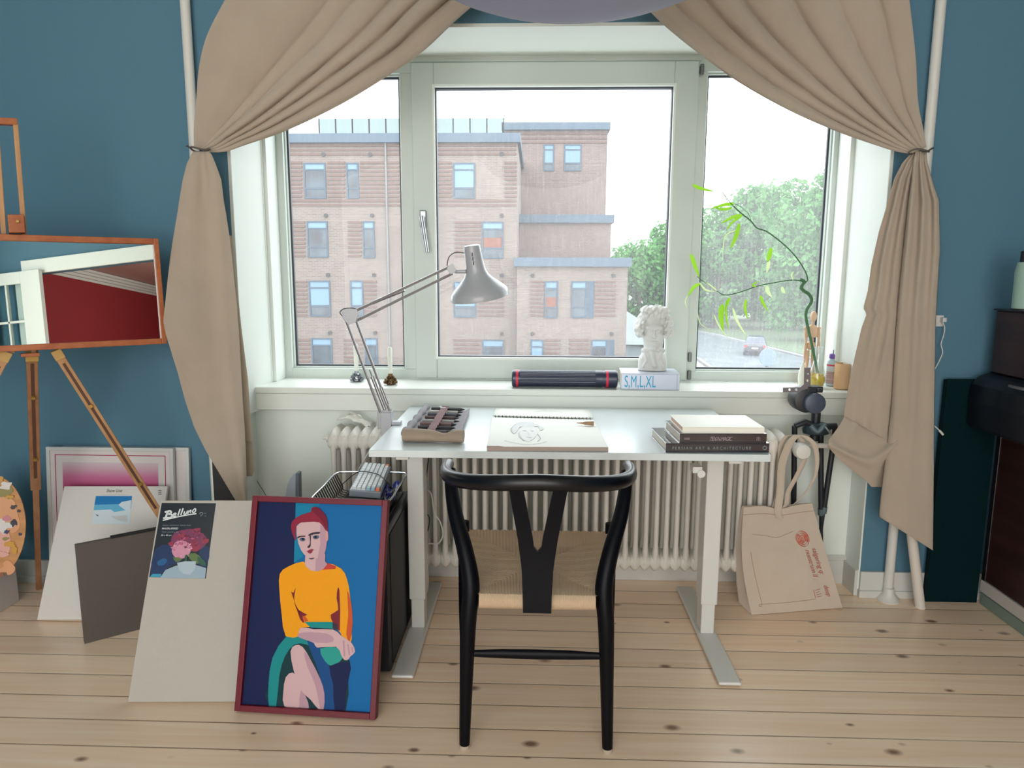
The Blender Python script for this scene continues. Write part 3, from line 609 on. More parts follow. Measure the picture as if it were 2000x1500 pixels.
# trees
def mat_leaves():
    m = bpy.data.materials.new('tree_leaves'); m.use_nodes = True; nt = m.node_tree; nt.nodes.clear(); L = nt.links.new
    out = nt.nodes.new('ShaderNodeOutputMaterial'); d = nt.nodes.new('ShaderNodeBsdfDiffuse'); t = nt.nodes.new('ShaderNodeBsdfTranslucent'); mx = nt.nodes.new('ShaderNodeMixShader'); mx.inputs[0].default_value = .4
    tc = nt.nodes.new('ShaderNodeTexCoord'); n = nt.nodes.new('ShaderNodeTexNoise'); n.inputs['Scale'].default_value = .7; n.inputs['Detail'].default_value = 6
    rp = nt.nodes.new('ShaderNodeValToRGB'); rp.color_ramp.elements[0].position = .35; rp.color_ramp.elements[1].position = .65; rp.color_ramp.elements[0].color = lin((60, 112, 62)); rp.color_ramp.elements[1].color = lin((104, 152, 92))
    L(tc.outputs['Object'], n.inputs['Vector']); L(n.outputs['Fac'], rp.inputs[0]); L(rp.outputs[0], d.inputs[0]); L(rp.outputs[0], t.inputs[0]); L(d.outputs[0], mx.inputs[1]); L(t.outputs[0], mx.inputs[2]); L(mx.outputs[0], out.inputs[0])
    return m
LEAF = mat_leaves(); BARK = M('bark', (110, 100, 84), .9)
def tree(lab, px, ytop, Y, rx, seed):
    R = np.random.RandomState(seed); top = at(px, ytop, Y); base = GZ + .02; h = top.z - base; cx = top.x
    t = thing('tree', lab, 'tree', (cx, Y, base), 'trees beyond the street')
    b = MB(); b.tube([(cx, Y, base), (cx + .2, Y, base + h * .35), (cx - .1, Y, base + h * .6)], [.32, .22, .12], 8); b.build('trunk', BARK, t, smooth=True)
    b = MB(); blobs = []
    for k in range(40):
        a = R.rand() * 2 * PI; zz = R.rand(); rr = rx * math.sqrt(max(.05, math.sin(PI * (.12 + .86 * zz)))) * (.35 + .55 * R.rand())
        blobs.append((cx + rr * math.cos(a), Y + rr * math.sin(a) * .8, base + h * (.10 + .80 * zz), rx * (.26 + .2 * R.rand())))
    blobs.append((cx, Y, top.z - rx * .3, rx * .3))
    vs = []; fs = []
    for (x, y, z, r) in blobs:
        for k in range(210):
            d = R.normal(size=3); d /= np.linalg.norm(d); q = r * (.72 + .33 * R.rand()); p = np.array([x, y, z]) + d * q
            if p[2] < base + .2: continue
            n = d + R.normal(size=3) * .6; n /= np.linalg.norm(n); u = np.cross(n, R.normal(size=3)); u /= np.linalg.norm(u); v = np.cross(n, u); s = (.16 + .16 * R.rand()) * rx / 4.4
            k0 = len(vs); vs += [p - u * s, p - v * s * .6, p + u * s, p + v * s * .6]; fs.append((k0, k0 + 1, k0 + 2, k0 + 3))
    b.add(vs, fs); b.build('crown', LEAF, t)
for i, (px, yt, Y, rx, lab) in enumerate(((1250, 482, 88, 5.2, 'lowest green tree, just right of the brick block'), (1330, 428, 101, 6.4, 'tall green tree behind the middle window post'), (1408, 402, 88, 5.4, 'green tree behind the tip of the upper bamboo branch'),
        (1484, 366, 101, 7.0, 'tall pale green tree in the middle of the right pane'), (1553, 346, 86, 5.8, 'tall green tree behind the bend of the bamboo stem'), (1622, 330, 70, 5.4, 'green tree cut by the right edge of the window'), (1700, 322, 83, 6, 'green tree hidden behind the right window reveal'))): tree(lab, px, yt, Y, rx, 40 + i)
# car
cp = atz(1475, 690, GZ + .02); yaw = -.32
car = thing('car', 'dark car on the wet street behind the right pane', 'car', (cp.x, cp.y, GZ + .012)); fm = Matrix.Translation((cp.x, cp.y, GZ + .012)) @ Matrix.Rotation(yaw, 4, 'Z')
def sec(y, w, z0, z1): return [fm @ Vector(p) for p in ((-w, y, z0), (-w * 1.02, y, (z0 + z1) / 2), (-w * .9, y, z1), (w * .9, y, z1), (w * 1.02, y, (z0 + z1) / 2), (w, y, z0))]
P = [sec(-2.1, .78, .35, .8), sec(-1.9, .86, .25, .98), sec(-.6, .88, .22, 1.02), sec(1.0, .88, .22, .98), sec(1.8, .84, .25, .86), sec(2.1, .74, .35, .7)]
b = MB(); b.add([p for r in P for p in r], [(i * 6 + k, i * 6 + (k + 1) % 6, i * 6 + 6 + (k + 1) % 6, i * 6 + 6 + k) for i in range(5) for k in range(6)] + [(5, 4, 3, 2, 1, 0), tuple(30 + k for k in range(6))]); b.build('body', M('dark_car_paint', (44, 44, 54), .25, coat=.6), car, smooth=True, bevel=.05)
b = MB(); b.hexa([fm @ Vector(p) for p in ((-.8, -1.9, .95), (.8, -1.9, .95), (.8, 1.2, .95), (-.8, 1.2, .95), (-.6, -1.4, 1.46), (.6, -1.4, 1.46), (.6, .4, 1.46), (-.6, .4, 1.46))]); b.build('cabin', M('car_glass', (70, 78, 92), .1), car, bevel=.06)
for sx in (-1, 1):
    for sy in (-1.3, 1.35): MB().cyl(fm @ Vector((sx * .74, sy, .32)), fm @ Vector((sx * .9, sy, .32)), .32, 18).build('wheel', BLACKP, car)
    MB().cbox((sx * .7, -2.08, .78), (.22, .06, .16), 0, fm).build('tail_light', M('tail_red', (200, 40, 50), .3), car)
MB().cbox((0, -2.12, .62), (.5, .03, .12), 0, fm).build('number_plate', WHITE, car)
# round sign
sp = at(1501, 686, 14); sg = thing('road_sign', 'round pale blue road sign on a post below the right pane', 'sign', (sp.x, 14.05, GZ + .012))
MB().cyl((sp.x, 14.0, sp.z - .12), (sp.x, 14.03, sp.z - .12), .17, 28).build('sign_plate', M('sign_pale', (78, 98, 108), .5), sg, smooth=True)
MB().cyl((sp.x, 14.05, GZ + .012), (sp.x, 14.05, sp.z), .03, 10).build('post', POST, sg)
# ================================================================== radiator
RADW = M('radiator_enamel', (220, 216, 208), .4)
rd = thing('radiator', 'old white column radiator under the window sill', 'radiator', (.06, 2.70, .06))
x0, x1, ns = -.79, .955, 45; pit = (x1 - x0) / ns
b = MB(); xc = x0 + pit / 2
for yy in (2.632, 2.70, 2.768):
    b.tube([(xc, yy, z) for z in (.14, .20, .22, .56, .585, .64)], [.0135, .0125, .0105, .0105, .0125, .0125], 10, squash=(1.25, .95))
prof = [(.0, .60), (.0195, .585), (.0198, .60), (.0195, .625), (.012, .645), (.0, .655)]
for zc, hh, top in ((.612, .040, 1), (.150, .036, 0)):
    vs = []; fs = []; N = 24; R_ = 9
    for i in range(R_ + 1):
        s = -1 + 2 * i / R_; wx = .0198 * s; shrink = 1 - .30 * abs(s) ** 2.2
        for k in range(N):
            a = 2 * PI * k / N; cy = math.copysign(abs(math.cos(a)) ** .6, math.cos(a)); cz = math.copysign(abs(math.sin(a)) ** .7, math.sin(a))
            vs.append((xc + wx, 2.70 + cy * .083 * (1 - .06 * abs(s) ** 2), zc + cz * hh * shrink + (.012 * (1 - abs(s)) * (cz > .3) if top else -.010 * (1 - abs(s)) * (cz < -.3))))
    for i in range(R_):
        for k in range(N): fs.append((i * N + k, i * N + (k + 1) % N, i * N + N + (k + 1) % N, i * N + N + k))
    fs += [tuple(range(N)), tuple(R_ * N + k for k in range(N))]; b.add(vs, fs)
sec0 = b.build('section', RADW, rd, smooth=True, angle=60)
for k in range(1, ns):
    c = sec0.copy(); COL.objects.link(c); c.location.x += pit * k
for x in (x0 + .08, x1 - .12):
    MB().box((x - .012, 2.64, 0), (x + .012, 2.76, .12)).build('foot', RADW, rd, bevel=.004)
b = MB(); b.cyl((x0 - .025, 2.70, .612), (x0, 2.70, .612), .016, 14); b.cyl((x0 - .04, 2.70, .612), (x0 - .024, 2.70, .612), .007, 8); b.build('bleed_plug', RADW, rd, smooth=True)
b = MB(); b.tube([(x1, 2.66, .612), (1.0, 2.66, .612), (1.0, 2.66, .612)], .012, 12); b.tube([(.985, 2.66, .612), (.985, 2.60, .612)], .014, 12)
b.tube([(1.0, 2.66, .612), (1.09, 2.665, .612), (1.278, 2.67, .610)], .010, 12); b.build('valve_pipe', RADW, rd, smooth=True)
b = MB(); mm = Matrix.Rotation(PI / 2, 4, 'X'); b.lathe([(.018, 0), (.026, .004), (.030, .02), (.030, .042), (.026, .05), (.012, .053)], (.982, 2.61, .612), 24, 0, mm); b.build('thermostat_knob', M('knob_white', (214, 214, 208), .35), rd, smooth=True)
# crumpled paper on the radiator
b = MB(); o = at(690, 838, 2.70); R = np.random.RandomState(5); P = []
for i in range(9):
    row = []
    for j in range(9):
        u, v = i / 8 - .5, j / 8 - .5
        row.append(Vector((o.x + u * .135, 2.725 + v * .05 + R.randn() * .005, o.z + .026 + .05 * max(0, .42 - abs(u + .08)) * (1 + v) + R.randn() * .004 - .02 * u)))
    P.append(row)
b.grid(P); tag(b.build('crumpled_paper', M('paper_white', (226, 224, 216), .7), None, solid=.001), 'crumpled white paper lying on top of the radiator', 'paper')

# ================================================================== standing desk
DESKW = M('desk_top_white', (206, 214, 216), .28); DESKL = M('desk_leg_white', (214, 214, 210), .35, metal=.0)
DX0, DX1, DYF, DYB, DZT = -.496, .694, 2.053, 2.768, .73
dk = thing('standing_desk', 'white height-adjustable desk in front of the window', 'desk', (.1, 2.4, 0))
MB().box((DX0, DYF, DZT - .022), (DX1, DYB, DZT)).build('desk_top', DESKW, dk, bevel=.002)
b = MB(); b.box((-.36, 2.33, .675), (.56, 2.40, .705)); b.build('cross_beam', DESKL, dk, bevel=.003)
for x, s in ((-.405, 1), (.606, -1)):
    b = MB(); b.box((x - .035, 2.03, .006), (x + .035, 2.712, .017)); b.build('foot', DESKL, dk, bevel=.006)
    b = MB(); b.box((x - .028, 2.325, .125), (x + .028, 2.405, .70)); c = b.build('leg_column', DESKL, dk, bevel=.004)
    MB().box((x - .023, 2.331, .017), (x + .023, 2.399, .14)).build('inner_tube', DESKL, c, bevel=.004)
    MB().box((x - .02, 2.10, .688), (x + .02, 2.70, .7075)).build('side_bracket', DESKL, dk, bevel=.003)
    for yy in (2.06, 2.68): MB().lathe([(.014, 0), (.014, .006)], (x, yy, 0), 16).build('foot_pad', BLACKP, dk)
b = MB(); p = at(1366, 921, 2.30); b.cyl((p.x, 2.325, p.z), (p.x, 2.27, p.z), .013, 14); b.cbox((p.x - .012, 2.30, p.z + .012), (.03, .05, .02)); b.build('adjusting_knob', M('clear_white', (226, 228, 226), .25), dk, smooth=True)

# ================================================================== things on the desk
KRAFT = M('canvas_tan', (158, 140, 122), .85, bump=(300, .3)); GREYCL = M('grey_twill', (142, 138, 142), .85, bump=(300, .3))
dz = DZT
rl = thing('pencil_roll', 'unrolled tan canvas roll with pencils at the left of the desk', 'pencil case', (-.33, 2.3, dz))
A, B_, C_, D_ = atz(788, 858, dz), atz(898, 862, dz), atz(918, 806, dz), atz(832, 803, dz)
def bil(u, v, z=0.0):
    p = A.lerp(B_, u).lerp(D_.lerp(C_, u), v); return Vector((p.x, p.y, dz + z))
R = np.random.RandomState(2)
b = MB(); b.grid([[bil(u / 16, v / 20, .006 + .004 * math.sin(v * 1.7) * (u in (0, 16)) + .010 * max(0, (u / 16 - .86)) * 6 + .012 * max(0, .12 - u / 16) * 8) for v in range(21)] for u in range(17)]); b.build('canvas_sheet', GREYCL, rl, smooth=True, solid=.003, angle=180)
b = MB(); path = []; rad = []
for k in range(15):
    u = k / 14; p = atz(786 + 118 * u, 866 + 3 * u, dz); rad.append(.021 - .006 * math.exp(-((u - .68) / .13) ** 2) + .0008 * math.sin(9 * u)); path.append((p.x, p.y + .022, dz + rad[-1] * .96 + .0015))
b.tube(path, rad, 16, squash=(.95, 1.2)); b.build('rolled_end', KRAFT, rl, smooth=True)
b = MB(); q = [bil(.02, v / 14, .018 + .002 * math.sin(v * 2.1)) for v in range(15)]; b.tube(q, [.012 + .003 * math.sin(k * 1.9) for k in range(15)], 10); b.build('folded_edge', GREYCL, rl, smooth=True)
b = MB(); b.ribbon([atz(869 - 7 * t, 812 - 18 * t, dz + .012) + Vector((0, 0, .012 * math.sin(t * 3))) for t in (0, .25, .5, .75, 1)], Vector((.010, 0, 0)), .0008); b.build('closing_strap', M('strap_grey', (166, 168, 172), .7), rl)
pcol = [((104, 100, 108), 'grey'), ((60, 56, 62), 'dark'), ((118, 92, 92), 'brown'), ((168, 166, 168), 'light grey'), ((84, 62, 64), 'maroon'), ((70, 74, 84), 'slate'), ((190, 186, 182), 'pale'), ((52, 52, 56), 'black')]
SLV = M('maroon_elastic', (104, 62, 66), .7)
for k in range(8):
    v = .14 + .82 * k / 7; c_, nm = pcol[k]; p0, p1 = bil(.14 + .03 * R.rand(), v, .0145), bil(.82 + .1 * R.rand(), v + .005, .0145); d = (p1 - p0); rr = .0052 + .0012 * (k % 3)
    pl = thing('pencil', {0: 'grey pencil in the roll, the nearest to the desk edge', 1: 'dark pencil in the roll, second from the desk edge', 2: 'brown pencil in the roll, third from the desk edge', 3: 'light grey pencil in the roll with a sharpened point', 4: 'maroon pencil in the middle of the roll', 5: 'slate pencil in the roll, third from the window side', 6: 'pale thick pencil in the roll, second from the window side', 7: 'black pencil in the roll, nearest to the window'}[k], 'pencil', p0, 'pencils in the canvas roll')
    MB().tube([p0, p0 + d * .86], rr, 6).build('barrel', M('pencil_' + nm.replace(' ', '_'), c_, .4), pl)
    MB().tube([p0 + d * .86, p0 + d * .97, p0 + d], [rr, rr * .35, .0006], 8).build('point', M('pencil_tip', (150, 140, 128) if k % 2 else (40, 40, 44), .6), pl)
b = MB()
for u0 in (.46,): b.ribbon([bil(u0, .10 + .045 * k, .0225 + (.0035 if k % 2 else -.002)) for k in range(20)], (bil(1, .5) - bil(0, .5)).normalized() * .0135, .0006)
b.build('elastic_band', SLV, rl, smooth=True)

# sketchbook
PAPER = M('sketch_paper', (232, 232, 226), .75); PAPE = M('page_edges', (176, 158, 150), .8); GRAPH = M('graphite_soft', (206, 208, 210), .7, vary=((216, 217, 217), 90.0)); GRAPH2 = M('graphite', (184, 186, 190), .7); GRAPH3 = M('graphite_pale', (222, 223, 221), .7)
sk = thing('sketchbook', 'open spiral sketchbook with a pencil portrait on the desk', 'sketchbook', (.02, 2.3, dz))
a0, a1, a2, a3 = atz(951, 881, dz), atz(1188, 882, dz), atz(1159, 826, dz), atz(962, 821, dz)
def pg(u, v, z): q = a0.lerp(a1, u).lerp(a3.lerp(a2, u), v); return Vector((q.x, q.y, dz + z))
b = MB(); b.grid([[pg(u / 20, v / 12, .012 + (.004 * math.exp(-v / 2.0) * (1 if u < 3 else .4))) for v in range(13)] for u in range(21)], 0)
for (e0, e1) in (((0, 0), (1, 0)), ((1, 0), (1, 1)), ((1, 1), (0, 1)), ((0, 1), (0, 0))):
    n = 20; uv_ = [(e0[0] + (e1[0] - e0[0]) * k / n, e0[1] + (e1[1] - e0[1]) * k / n) for k in range(n + 1)]; top = [pg(a_, c_, .012 + .004 * math.exp(-c_ * 6.0) * (1 if a_ < .15 else .4)) for a_, c_ in uv_]; b.grid([[p, Vector((p.x, p.y, dz + .0005))] for p in top], 1)
b.build('page_block', [PAPER, PAPE], sk)
c0, c1, c2, c3 = atz(963, 818, dz), atz(1159, 823, dz), atz(1151, 800, dz), atz(969, 797, dz)
def pu(u, v, z): q = c0.lerp(c1, u).lerp(c3.lerp(c2, u), v); return Vector((q.x, q.y, dz + z))
b = MB(); b.grid([[pu(u / 12, v / 8, .010 - .008 * v / 8 + .003 * math.sin(v * .5)) for v in range(9)] for u in range(13)]); b.build('turned_page', PAPER, sk, smooth=True, solid=.0012)
b = MB()
for k in range(27):
    m = pg((k + .6) / 27.6, 1.0, .0102); ring = [m + Vector((.0006 * i, .0085 * math.cos(2 * PI * i / 12) + .001, .0085 * math.sin(2 * PI * i / 12))) for i in range(12)]; b.tube(ring, .0009, 5, closed=True)
b.build('spiral_wire', M('dark_wire', (70, 66, 64), .4, .7), sk, smooth=True)
def stroke(mb, pts, wd, mi, fn, z):
    q = smooth_path([fn(u, v, z) for u, v in pts], 6); mb.ribbon(q, [Vector((0, wd, 0)) if abs((q[min(i + 1, len(q) - 1)] - q[max(i - 1, 0)]).x) > abs((q[min(i + 1, len(q) - 1)] - q[max(i - 1, 0)]).y) else Vector((wd, 0, 0)) for i in range(len(q))], .00015, mi)
b = MB()
def blob(pts, mi, z): b.flat([pg(u, v, z) for u, v in [(q.x, q.y) for q in smooth_closed([(x, y, 0) for x, y in pts], 5)]], mi)
blob([(.20, .56), (.23, .74), (.31, .83), (.40, .80), (.49, .62), (.46, .52), (.44, .66), (.36, .62), (.28, .64), (.25, .50), (.22, .40)], 0, .0136)
blob([(.27, .44), (.28, .62), (.36, .66), (.43, .60), (.42, .36), (.36, .18), (.30, .22)], 2, .0134)
blob([(.295, .50), (.325, .52), (.33, .485)], 1, .0138); blob([(.37, .515), (.40, .50), (.38, .48)], 1, .0138); blob([(.34, .46), (.365, .36), (.345, .35)], 0, .0138); blob([(.33, .285), (.36, .295), (.38, .28), (.355, .265)], 1, .0138)
for s_ in ([(.14, .18), (.24, .10), (.33, .06), (.44, .10), (.50, .16)], [(.43, .40), (.45, .26), (.42, .16)], [(.26, .44), (.27, .30), (.31, .18)], [(.21, .42), (.19, .56), (.24, .74)]): stroke(b, s_, .0011, 1, pg, .0138)
b.build('portrait_drawing', [GRAPH, GRAPH2, GRAPH3], sk)
b = MB()
for s_ in ([(.12, .25), (.3, .38), (.5, .52), (.7, .44), (.92, .34)], [(.14, .2), (.34, .25), (.6, .35), (.85, .3)], [(.4, .4), (.5, .62), (.62, .6), (.72, .44)]): stroke(b, s_, .0009, 0, pu, .0095)
b.build('figure_drawing', GRAPH2, sk)
t = thing('eraser_stub', 'small brown chewed stub at the end of the sketchbook spiral', 'stub', atz(1150, 826, dz + .018))
p0, p1 = atz(1126, 826, dz + .0205), atz(1160, 827, dz + .0205); b = MB(); b.tube([p0, p0.lerp(p1, .35), p0.lerp(p1, .5), p1], [.001, .003, .006, .0075], 9); b.build('stub_body', M('stub_brown', (166, 134, 106), .8), t, smooth=True)

# book stack on the right
def book(name, lab, fl, fr, z0, h, depth, cov, page, txt=None, lean=0.0, spine_label=None):
    p, q = atz(*fl, z0), atz(*fr, z0); e = (q - p); wd = e.length; e.normalize(); n = Vector((-e.y, e.x, 0)); o = thing(name, lab, 'book', p, 'books stacked at the right of the desk')
    def bx(x0, x1, y0, y1, za, zb): return [p + e * x + n * y + Vector((0, 0, z)) for z in (za, zb) for x, y in ((x0, y0), (x1, y0), (x1, y1), (x0, y1))]
    b = MB(); b.hexa(bx(0, wd, 0, depth, 0, .003)); b.hexa(bx(0, wd, 0, depth, h - .003, h)); b.hexa(bx(0, wd, 0, .003, .003, h - .003)); b.build('cover', cov, o, bevel=.0008)
    MB().hexa(bx(.004, wd - .004, .003, depth - .005, .003, h - .003)).build('pages', page, o)
    if txt:
        for body, x, zz, size, sx, sh, sp_ in txt:
            b = MB(); text(b, body, size, frame_of(p + e * x + Vector((0, 0, zz)) - n * .0006, e, (0, 0, 1)), 0, sx, sh, spacing=sp_)
            b.build('spine_lettering', spine_label or M('spine_grey_ink', (128, 138, 144), .5), o)
    return o, p, e, n, wd
COVN = M('navy_glossy_cover', (12, 20, 42), .10, coat=1.0, spec=.7); COV2 = M('charcoal_glossy_cover', (20, 20, 36), .12, coat=1.0, spec=.7); PGS = M('book_pages', (206, 196, 184), .8)
z0 = dz
o, p, e, n, wd = book('hardcover_book', 'navy book titled Persian Art & Architecture, bottom of the desk stack', (1300, 884), (1502, 884), z0, .0285, .215, COVN, PGS, [('PERSIAN ART & ARCHITECTURE', .019, .0095, .0125, .93, 0, 1.47)])
b = MB(); c = p + e * (wd - .014) + Vector((0, 0, .0145)) - n * .0006; b.tube([c + e * (.0055 * math.cos(a)) + Vector((0, 0, .0055 * math.sin(a))) for a in [2 * PI * k / 12 for k in range(12)]], .0013, 6, closed=True); b.build('publisher_mark', M('spine_grey_ink', (166, 174, 178)), o)
z1 = z0 + .0285
o, p, e, n, wd = book('hardcover_book', 'charcoal book with a pale jagged spine title, middle of the desk stack', (1327, 865.5), (1497, 865.5), z1, .0285, .195, COV2, PGS, [('TEX-N-MAGIC', .088, .0075, .017, .72, .35, .82), ('III', .228, .008, .016, .7, 0, 1.3), ('IlIlIIlI', .013, .010, .010, .9, 0, 1.0)], spine_label=M('spine_pink_ink', (160, 142, 150), .5))
z2 = z1 + .0285
book('hardcover_book', 'cream plain book with a white cover, top of the desk stack', (1333, 846), (1493, 847), z2, .019, .185, M('cream_cover', (234, 232, 222), .5), M('cream_pages', (206, 170, 150), .8))

# ================================================================== desk lamp
LG = M('lamp_grey_enamel', (166, 168, 174), .35, .0, coat=.3); LD = M('lamp_steel', (150, 146, 148), .3, .7)
LY = 2.42
lp = thing('desk_lamp', 'grey jointed desk lamp clamped to the left desk edge', 'lamp', at(755, 835, LY))
b = MB(); q = at(752, 806, LY); zc = q.z
b.box((-.535, LY - .02, .686), (-.498, LY + .02, .775)); b.box((-.535, LY - .016, .7305), (-.466, LY + .016, .742)); b.box((-.535, LY - .016, .684), (-.470, LY + .016, .694)); b.cyl((-.482, LY, .66), (-.482, LY, .7075), .006, 10); b.build('clamp', LG, lp, bevel=.004)
b = MB(); b.hexa([at(x, y, LY + s * .014) for s in (-1, 1) for x, y in ((738, 838), (762, 833), (765, 798), (737, 803))]); b.build('base_bracket', LG, lp, bevel=.003)
b = MB(); 
for dy in (-.013, .013):
    for (x0, y0), (x1, y1) in (((743, 806), (677, 628)), ((761, 802), (695, 624))): b.tube([at(x0, y0, LY + dy), at(x1, y1, LY + dy)], .0048, 8)
b.build('lower_arm', LD, lp, smooth=True)
b = MB(); b.tube([at(752, 800, LY), at(727, 735, LY)], .0065, 10); b.tube([at(727, 735, LY), at(722, 722, LY)], .003, 8); b.build('spring', LD, lp, smooth=True); MB().tube([at(725, 592, LY), at(790, 566, LY)], .0065, 10).build('spring', LD, lp, smooth=True); MB().tube([at(757, 790, LY - .02), at(744, 756, LY - .02)], .006, 10).build('spring', LD, lp, smooth=True)
b = MB(); E_ = [(667, 607), (676, 603), (697, 604), (700, 614), (695, 629), (680, 634), (670, 622)]
for s in (-1, 1): b.prism([at(x, y, LY + s * .019) for x, y in E_], (0, -.004 * s, 0))
b.cyl(at(675, 613, LY - .02), at(675, 613, LY + .02), .007, 12); b.cyl(at(684, 627, LY - .02), at(684, 627, LY + .02), .006, 12); b.build('elbow', LG, lp, bevel=.001)
b = MB()
for dy in (-.013, .013):
    for (x0, y0), (x1, y1) in (((690, 609), (878, 521)), ((697, 626), (884, 534))): b.tube([at(x0, y0, LY + dy), at(x1, y1, LY + dy)], .0046, 8)
b.build('upper_arm', LD, lp, smooth=True)
b = MB(); H_ = [(872, 523), (884, 514), (892, 529), (880, 536)]
for s in (-1, 1): b.prism([at(x, y, LY + s * .018) for x, y in H_], (0, -.004 * s, 0))
b.tube([at(888, 530, LY), at(910, 530, LY)], .007, 10); b.build('head_joint', LG, lp, bevel=.001)
# shade: a bell on a slightly tilted axis
c_top, c_bot = at(921, 479, LY), at(936, 582, LY); ax = (c_bot - c_top); Ls = ax.length; ax.normalize()
side = Vector((ax.z, 0, -ax.x)); side.normalize(); sm = Matrix((( side.x, 0, ax.x), (0, 1, 0), (side.z, 0, ax.z)))
tilt = Matrix.Rotation(math.radians(-9), 3, 'X')
s1 = Ls / .185
prof = [(.001, -.001), (.020, 0), (.0245, .002), (.026, .01), (.0275, .04), (.030, .075), (.033, .092), (.040, .108), (.055, .125), (.075, .145), (.088, .160), (.0925, .172), (.0925, .186), (.0905, .186), (.0895, .172), (.072, .148), (.052, .128), (.035, .108), (.026, .09), (.022, .05)]
b = MB(); b.lathe([(r * 1.08, z * s1) for r, z in prof], c_top, 40, 0, sm @ tilt, cap=False); b.build('lamp_shade', LG, lp, smooth=True, angle=50)
b = MB(); mm = (sm @ tilt); cc = c_top + mm @ Vector((0, 0, .13 * s1)); b.ell(cc, (.028, .028, .034)); b.build('bulb', M('bulb_white', (226, 224, 214), .4), lp, smooth=True)
b = MB()
for k in range(3): cpt = c_top + mm @ Vector((.0, -.0315 - .0012 * k, (.028 + .015 * k) * s1)); b.cbox(cpt, (.003, .004, .012))
b.build('vent_slots', M('dark_slot', (60, 58, 60), .6), lp)
b = MB(); b.tube(smooth_path([at(906, 494, LY), at(890, 493, LY), at(877, 502, LY), at(873, 520, LY)]), .0018, 6); b.tube(smooth_path([at(668, 617, LY), at(664, 610, LY - .01), at(672, 603, LY - .01), at(690, 602, LY - .01), at(700, 606, LY)]), .0018, 6); b.build('cord', M('cord_grey', (90, 88, 88), .6), lp, smooth=True)
t = thing('lamp_cable', 'white cable hanging from the left desk edge behind the keyboard', 'cable', at(700, 930, 2.5))
b = MB(); b.tube(smooth_path([at(738, 838, 2.445), at(737, 815, 2.445), Vector((-.545, 2.45, .70)), at(716, 890, 2.5), at(702, 915, 2.52), at(692, 945, 2.53), at(690, 990, 2.53), Vector((-.70, 2.54, .012)), Vector((-.66, 2.60, .004))]), .0028, 8); b.build('cable', M('white_cable', (214, 214, 208), .5), t, smooth=True)
t = thing('power_cable', 'white cable looping behind the left desk leg in front of the radiator', 'cable', at(855, 1000, 2.55))
b = MB(); b.tube(smooth_path([Vector((-.355, 2.44, .672)), at(827, 942, 2.5), at(842, 965, 2.53), at(848, 1000, 2.54), at(860, 1020, 2.54), at(865, 1045, 2.54), at(855, 1062, 2.54), at(832, 1069, 2.54), Vector((-.40, 2.54, .08)), Vector((-.44, 2.56, .004))]), .0026, 8); b.build('cable', M('white_cable', (214, 214, 208)), t, smooth=True)
t = thing('black_cable', 'short black cable beside the left desk leg', 'cable', at(838, 1010, 2.50))
b = MB(); b.tube(smooth_path([Vector((-.365, 2.425, .672)), at(828, 985, 2.47), at(838, 1010, 2.48), at(836, 1035, 2.48), at(826, 1055, 2.48), Vector((-.43, 2.49, .10)), Vector((-.45, 2.50, .004))]), .002, 8); b.build('cable', BLACKP, t, smooth=True)

# ================================================================== chair
BLK = M('black_lacquer', (7, 8, 14), .30, spec=.35); BLKM = M('black_lacquer_matt', (6, 7, 13), .4, spec=.14); CORDM = M('paper_cord', (196, 170, 142), .8, bump=(500, .4))
ch = thing('wishbone_chair', 'black wooden chair with a Y-shaped back and woven cord seat', 'chair', (.012, 1.95, 0))
def leg(pts, rad, nm='leg'): return MB().tube(smooth_path(pts, 6), [r for r in np.interp(np.linspace(0, len(rad) - 1, 6 * (len(pts) - 1) + 1), range(len(rad)), rad)], 14).build(nm, BLKM, ch, smooth=True)
cxm = .010
for s in (-1, 1):
    X = lambda d: cxm + s * d
    lg = leg([(X(.190), 1.722, .012), (X(.184), 1.722, .20), (X(.178), 1.722, .36), (X(.172), 1.735, .455), (X(.190), 1.765, .54), (X(.220), 1.815, .62), (X(.236), 1.86, .685), (X(.240), 1.885, .722)], [.0140, .0178, .0215, .0235, .0215, .0195, .0175, .0145])
    MB().lathe([(.0135, .0), (.0145, .004), (.0135, .013)], (X(.190), 1.722, 0), 16).build('felt_glide', M('glide', (176, 160, 146), .8), lg)
    lf_ = leg([(X(.232), 2.14, .012), (X(.232), 2.135, .2), (X(.230), 2.13, .40), (X(.228), 2.13, .485)], [.0125, .0165, .018, .0155])
    MB().lathe([(.012, .0), (.0135, .004), (.0125, .013)], (X(.232), 2.14, 0), 16).build('felt_glide', M('glide', (176, 160, 146)), lf_)
    MB().tube([(X(.176), 1.722, .415), (X(.228), 2.13, .43)], .013, 10).build('seat_rail', BLK, ch, smooth=True)
    MB().tube([(X(.186), 1.722, .235), (X(.20), 1.86, .232), (X(.22), 2.0, .230), (X(.232), 2.135, .228)], [.008, .012, .012, .008], 12, squash=(1.25, .7)).build('stretcher', BLKM, ch, smooth=True)
MB().tube([(cxm - .186, 1.722, .272), (cxm - .09, 1.722, .273), (cxm, 1.722, .273), (cxm + .09, 1.722, .273), (cxm + .186, 1.722, .272)], [.0085, .0125, .0135, .0125, .0085], 12, squash=(1.0, .7)).build('stretcher', BLKM, ch, smooth=True)
MB().tube([(cxm - .23, 2.137, .30), (cxm, 2.137, .30), (cxm + .23, 2.137, .30)], [.008, .0125, .008], 12).build('stretcher', BLKM, ch, smooth=True)
P = []
for k in range(41):
    a = PI * (-.06 + 1.12 * k / 40); x = -math.cos(a) * .252; y = 1.905 - math.sin(a) ** .8 * .235 if math.sin(a) > 0 else 1.905 + abs(math.sin(a)) * .16
    P.append((cxm + x, y, .752 - .028 * abs(math.cos(a)) ** 1.5))
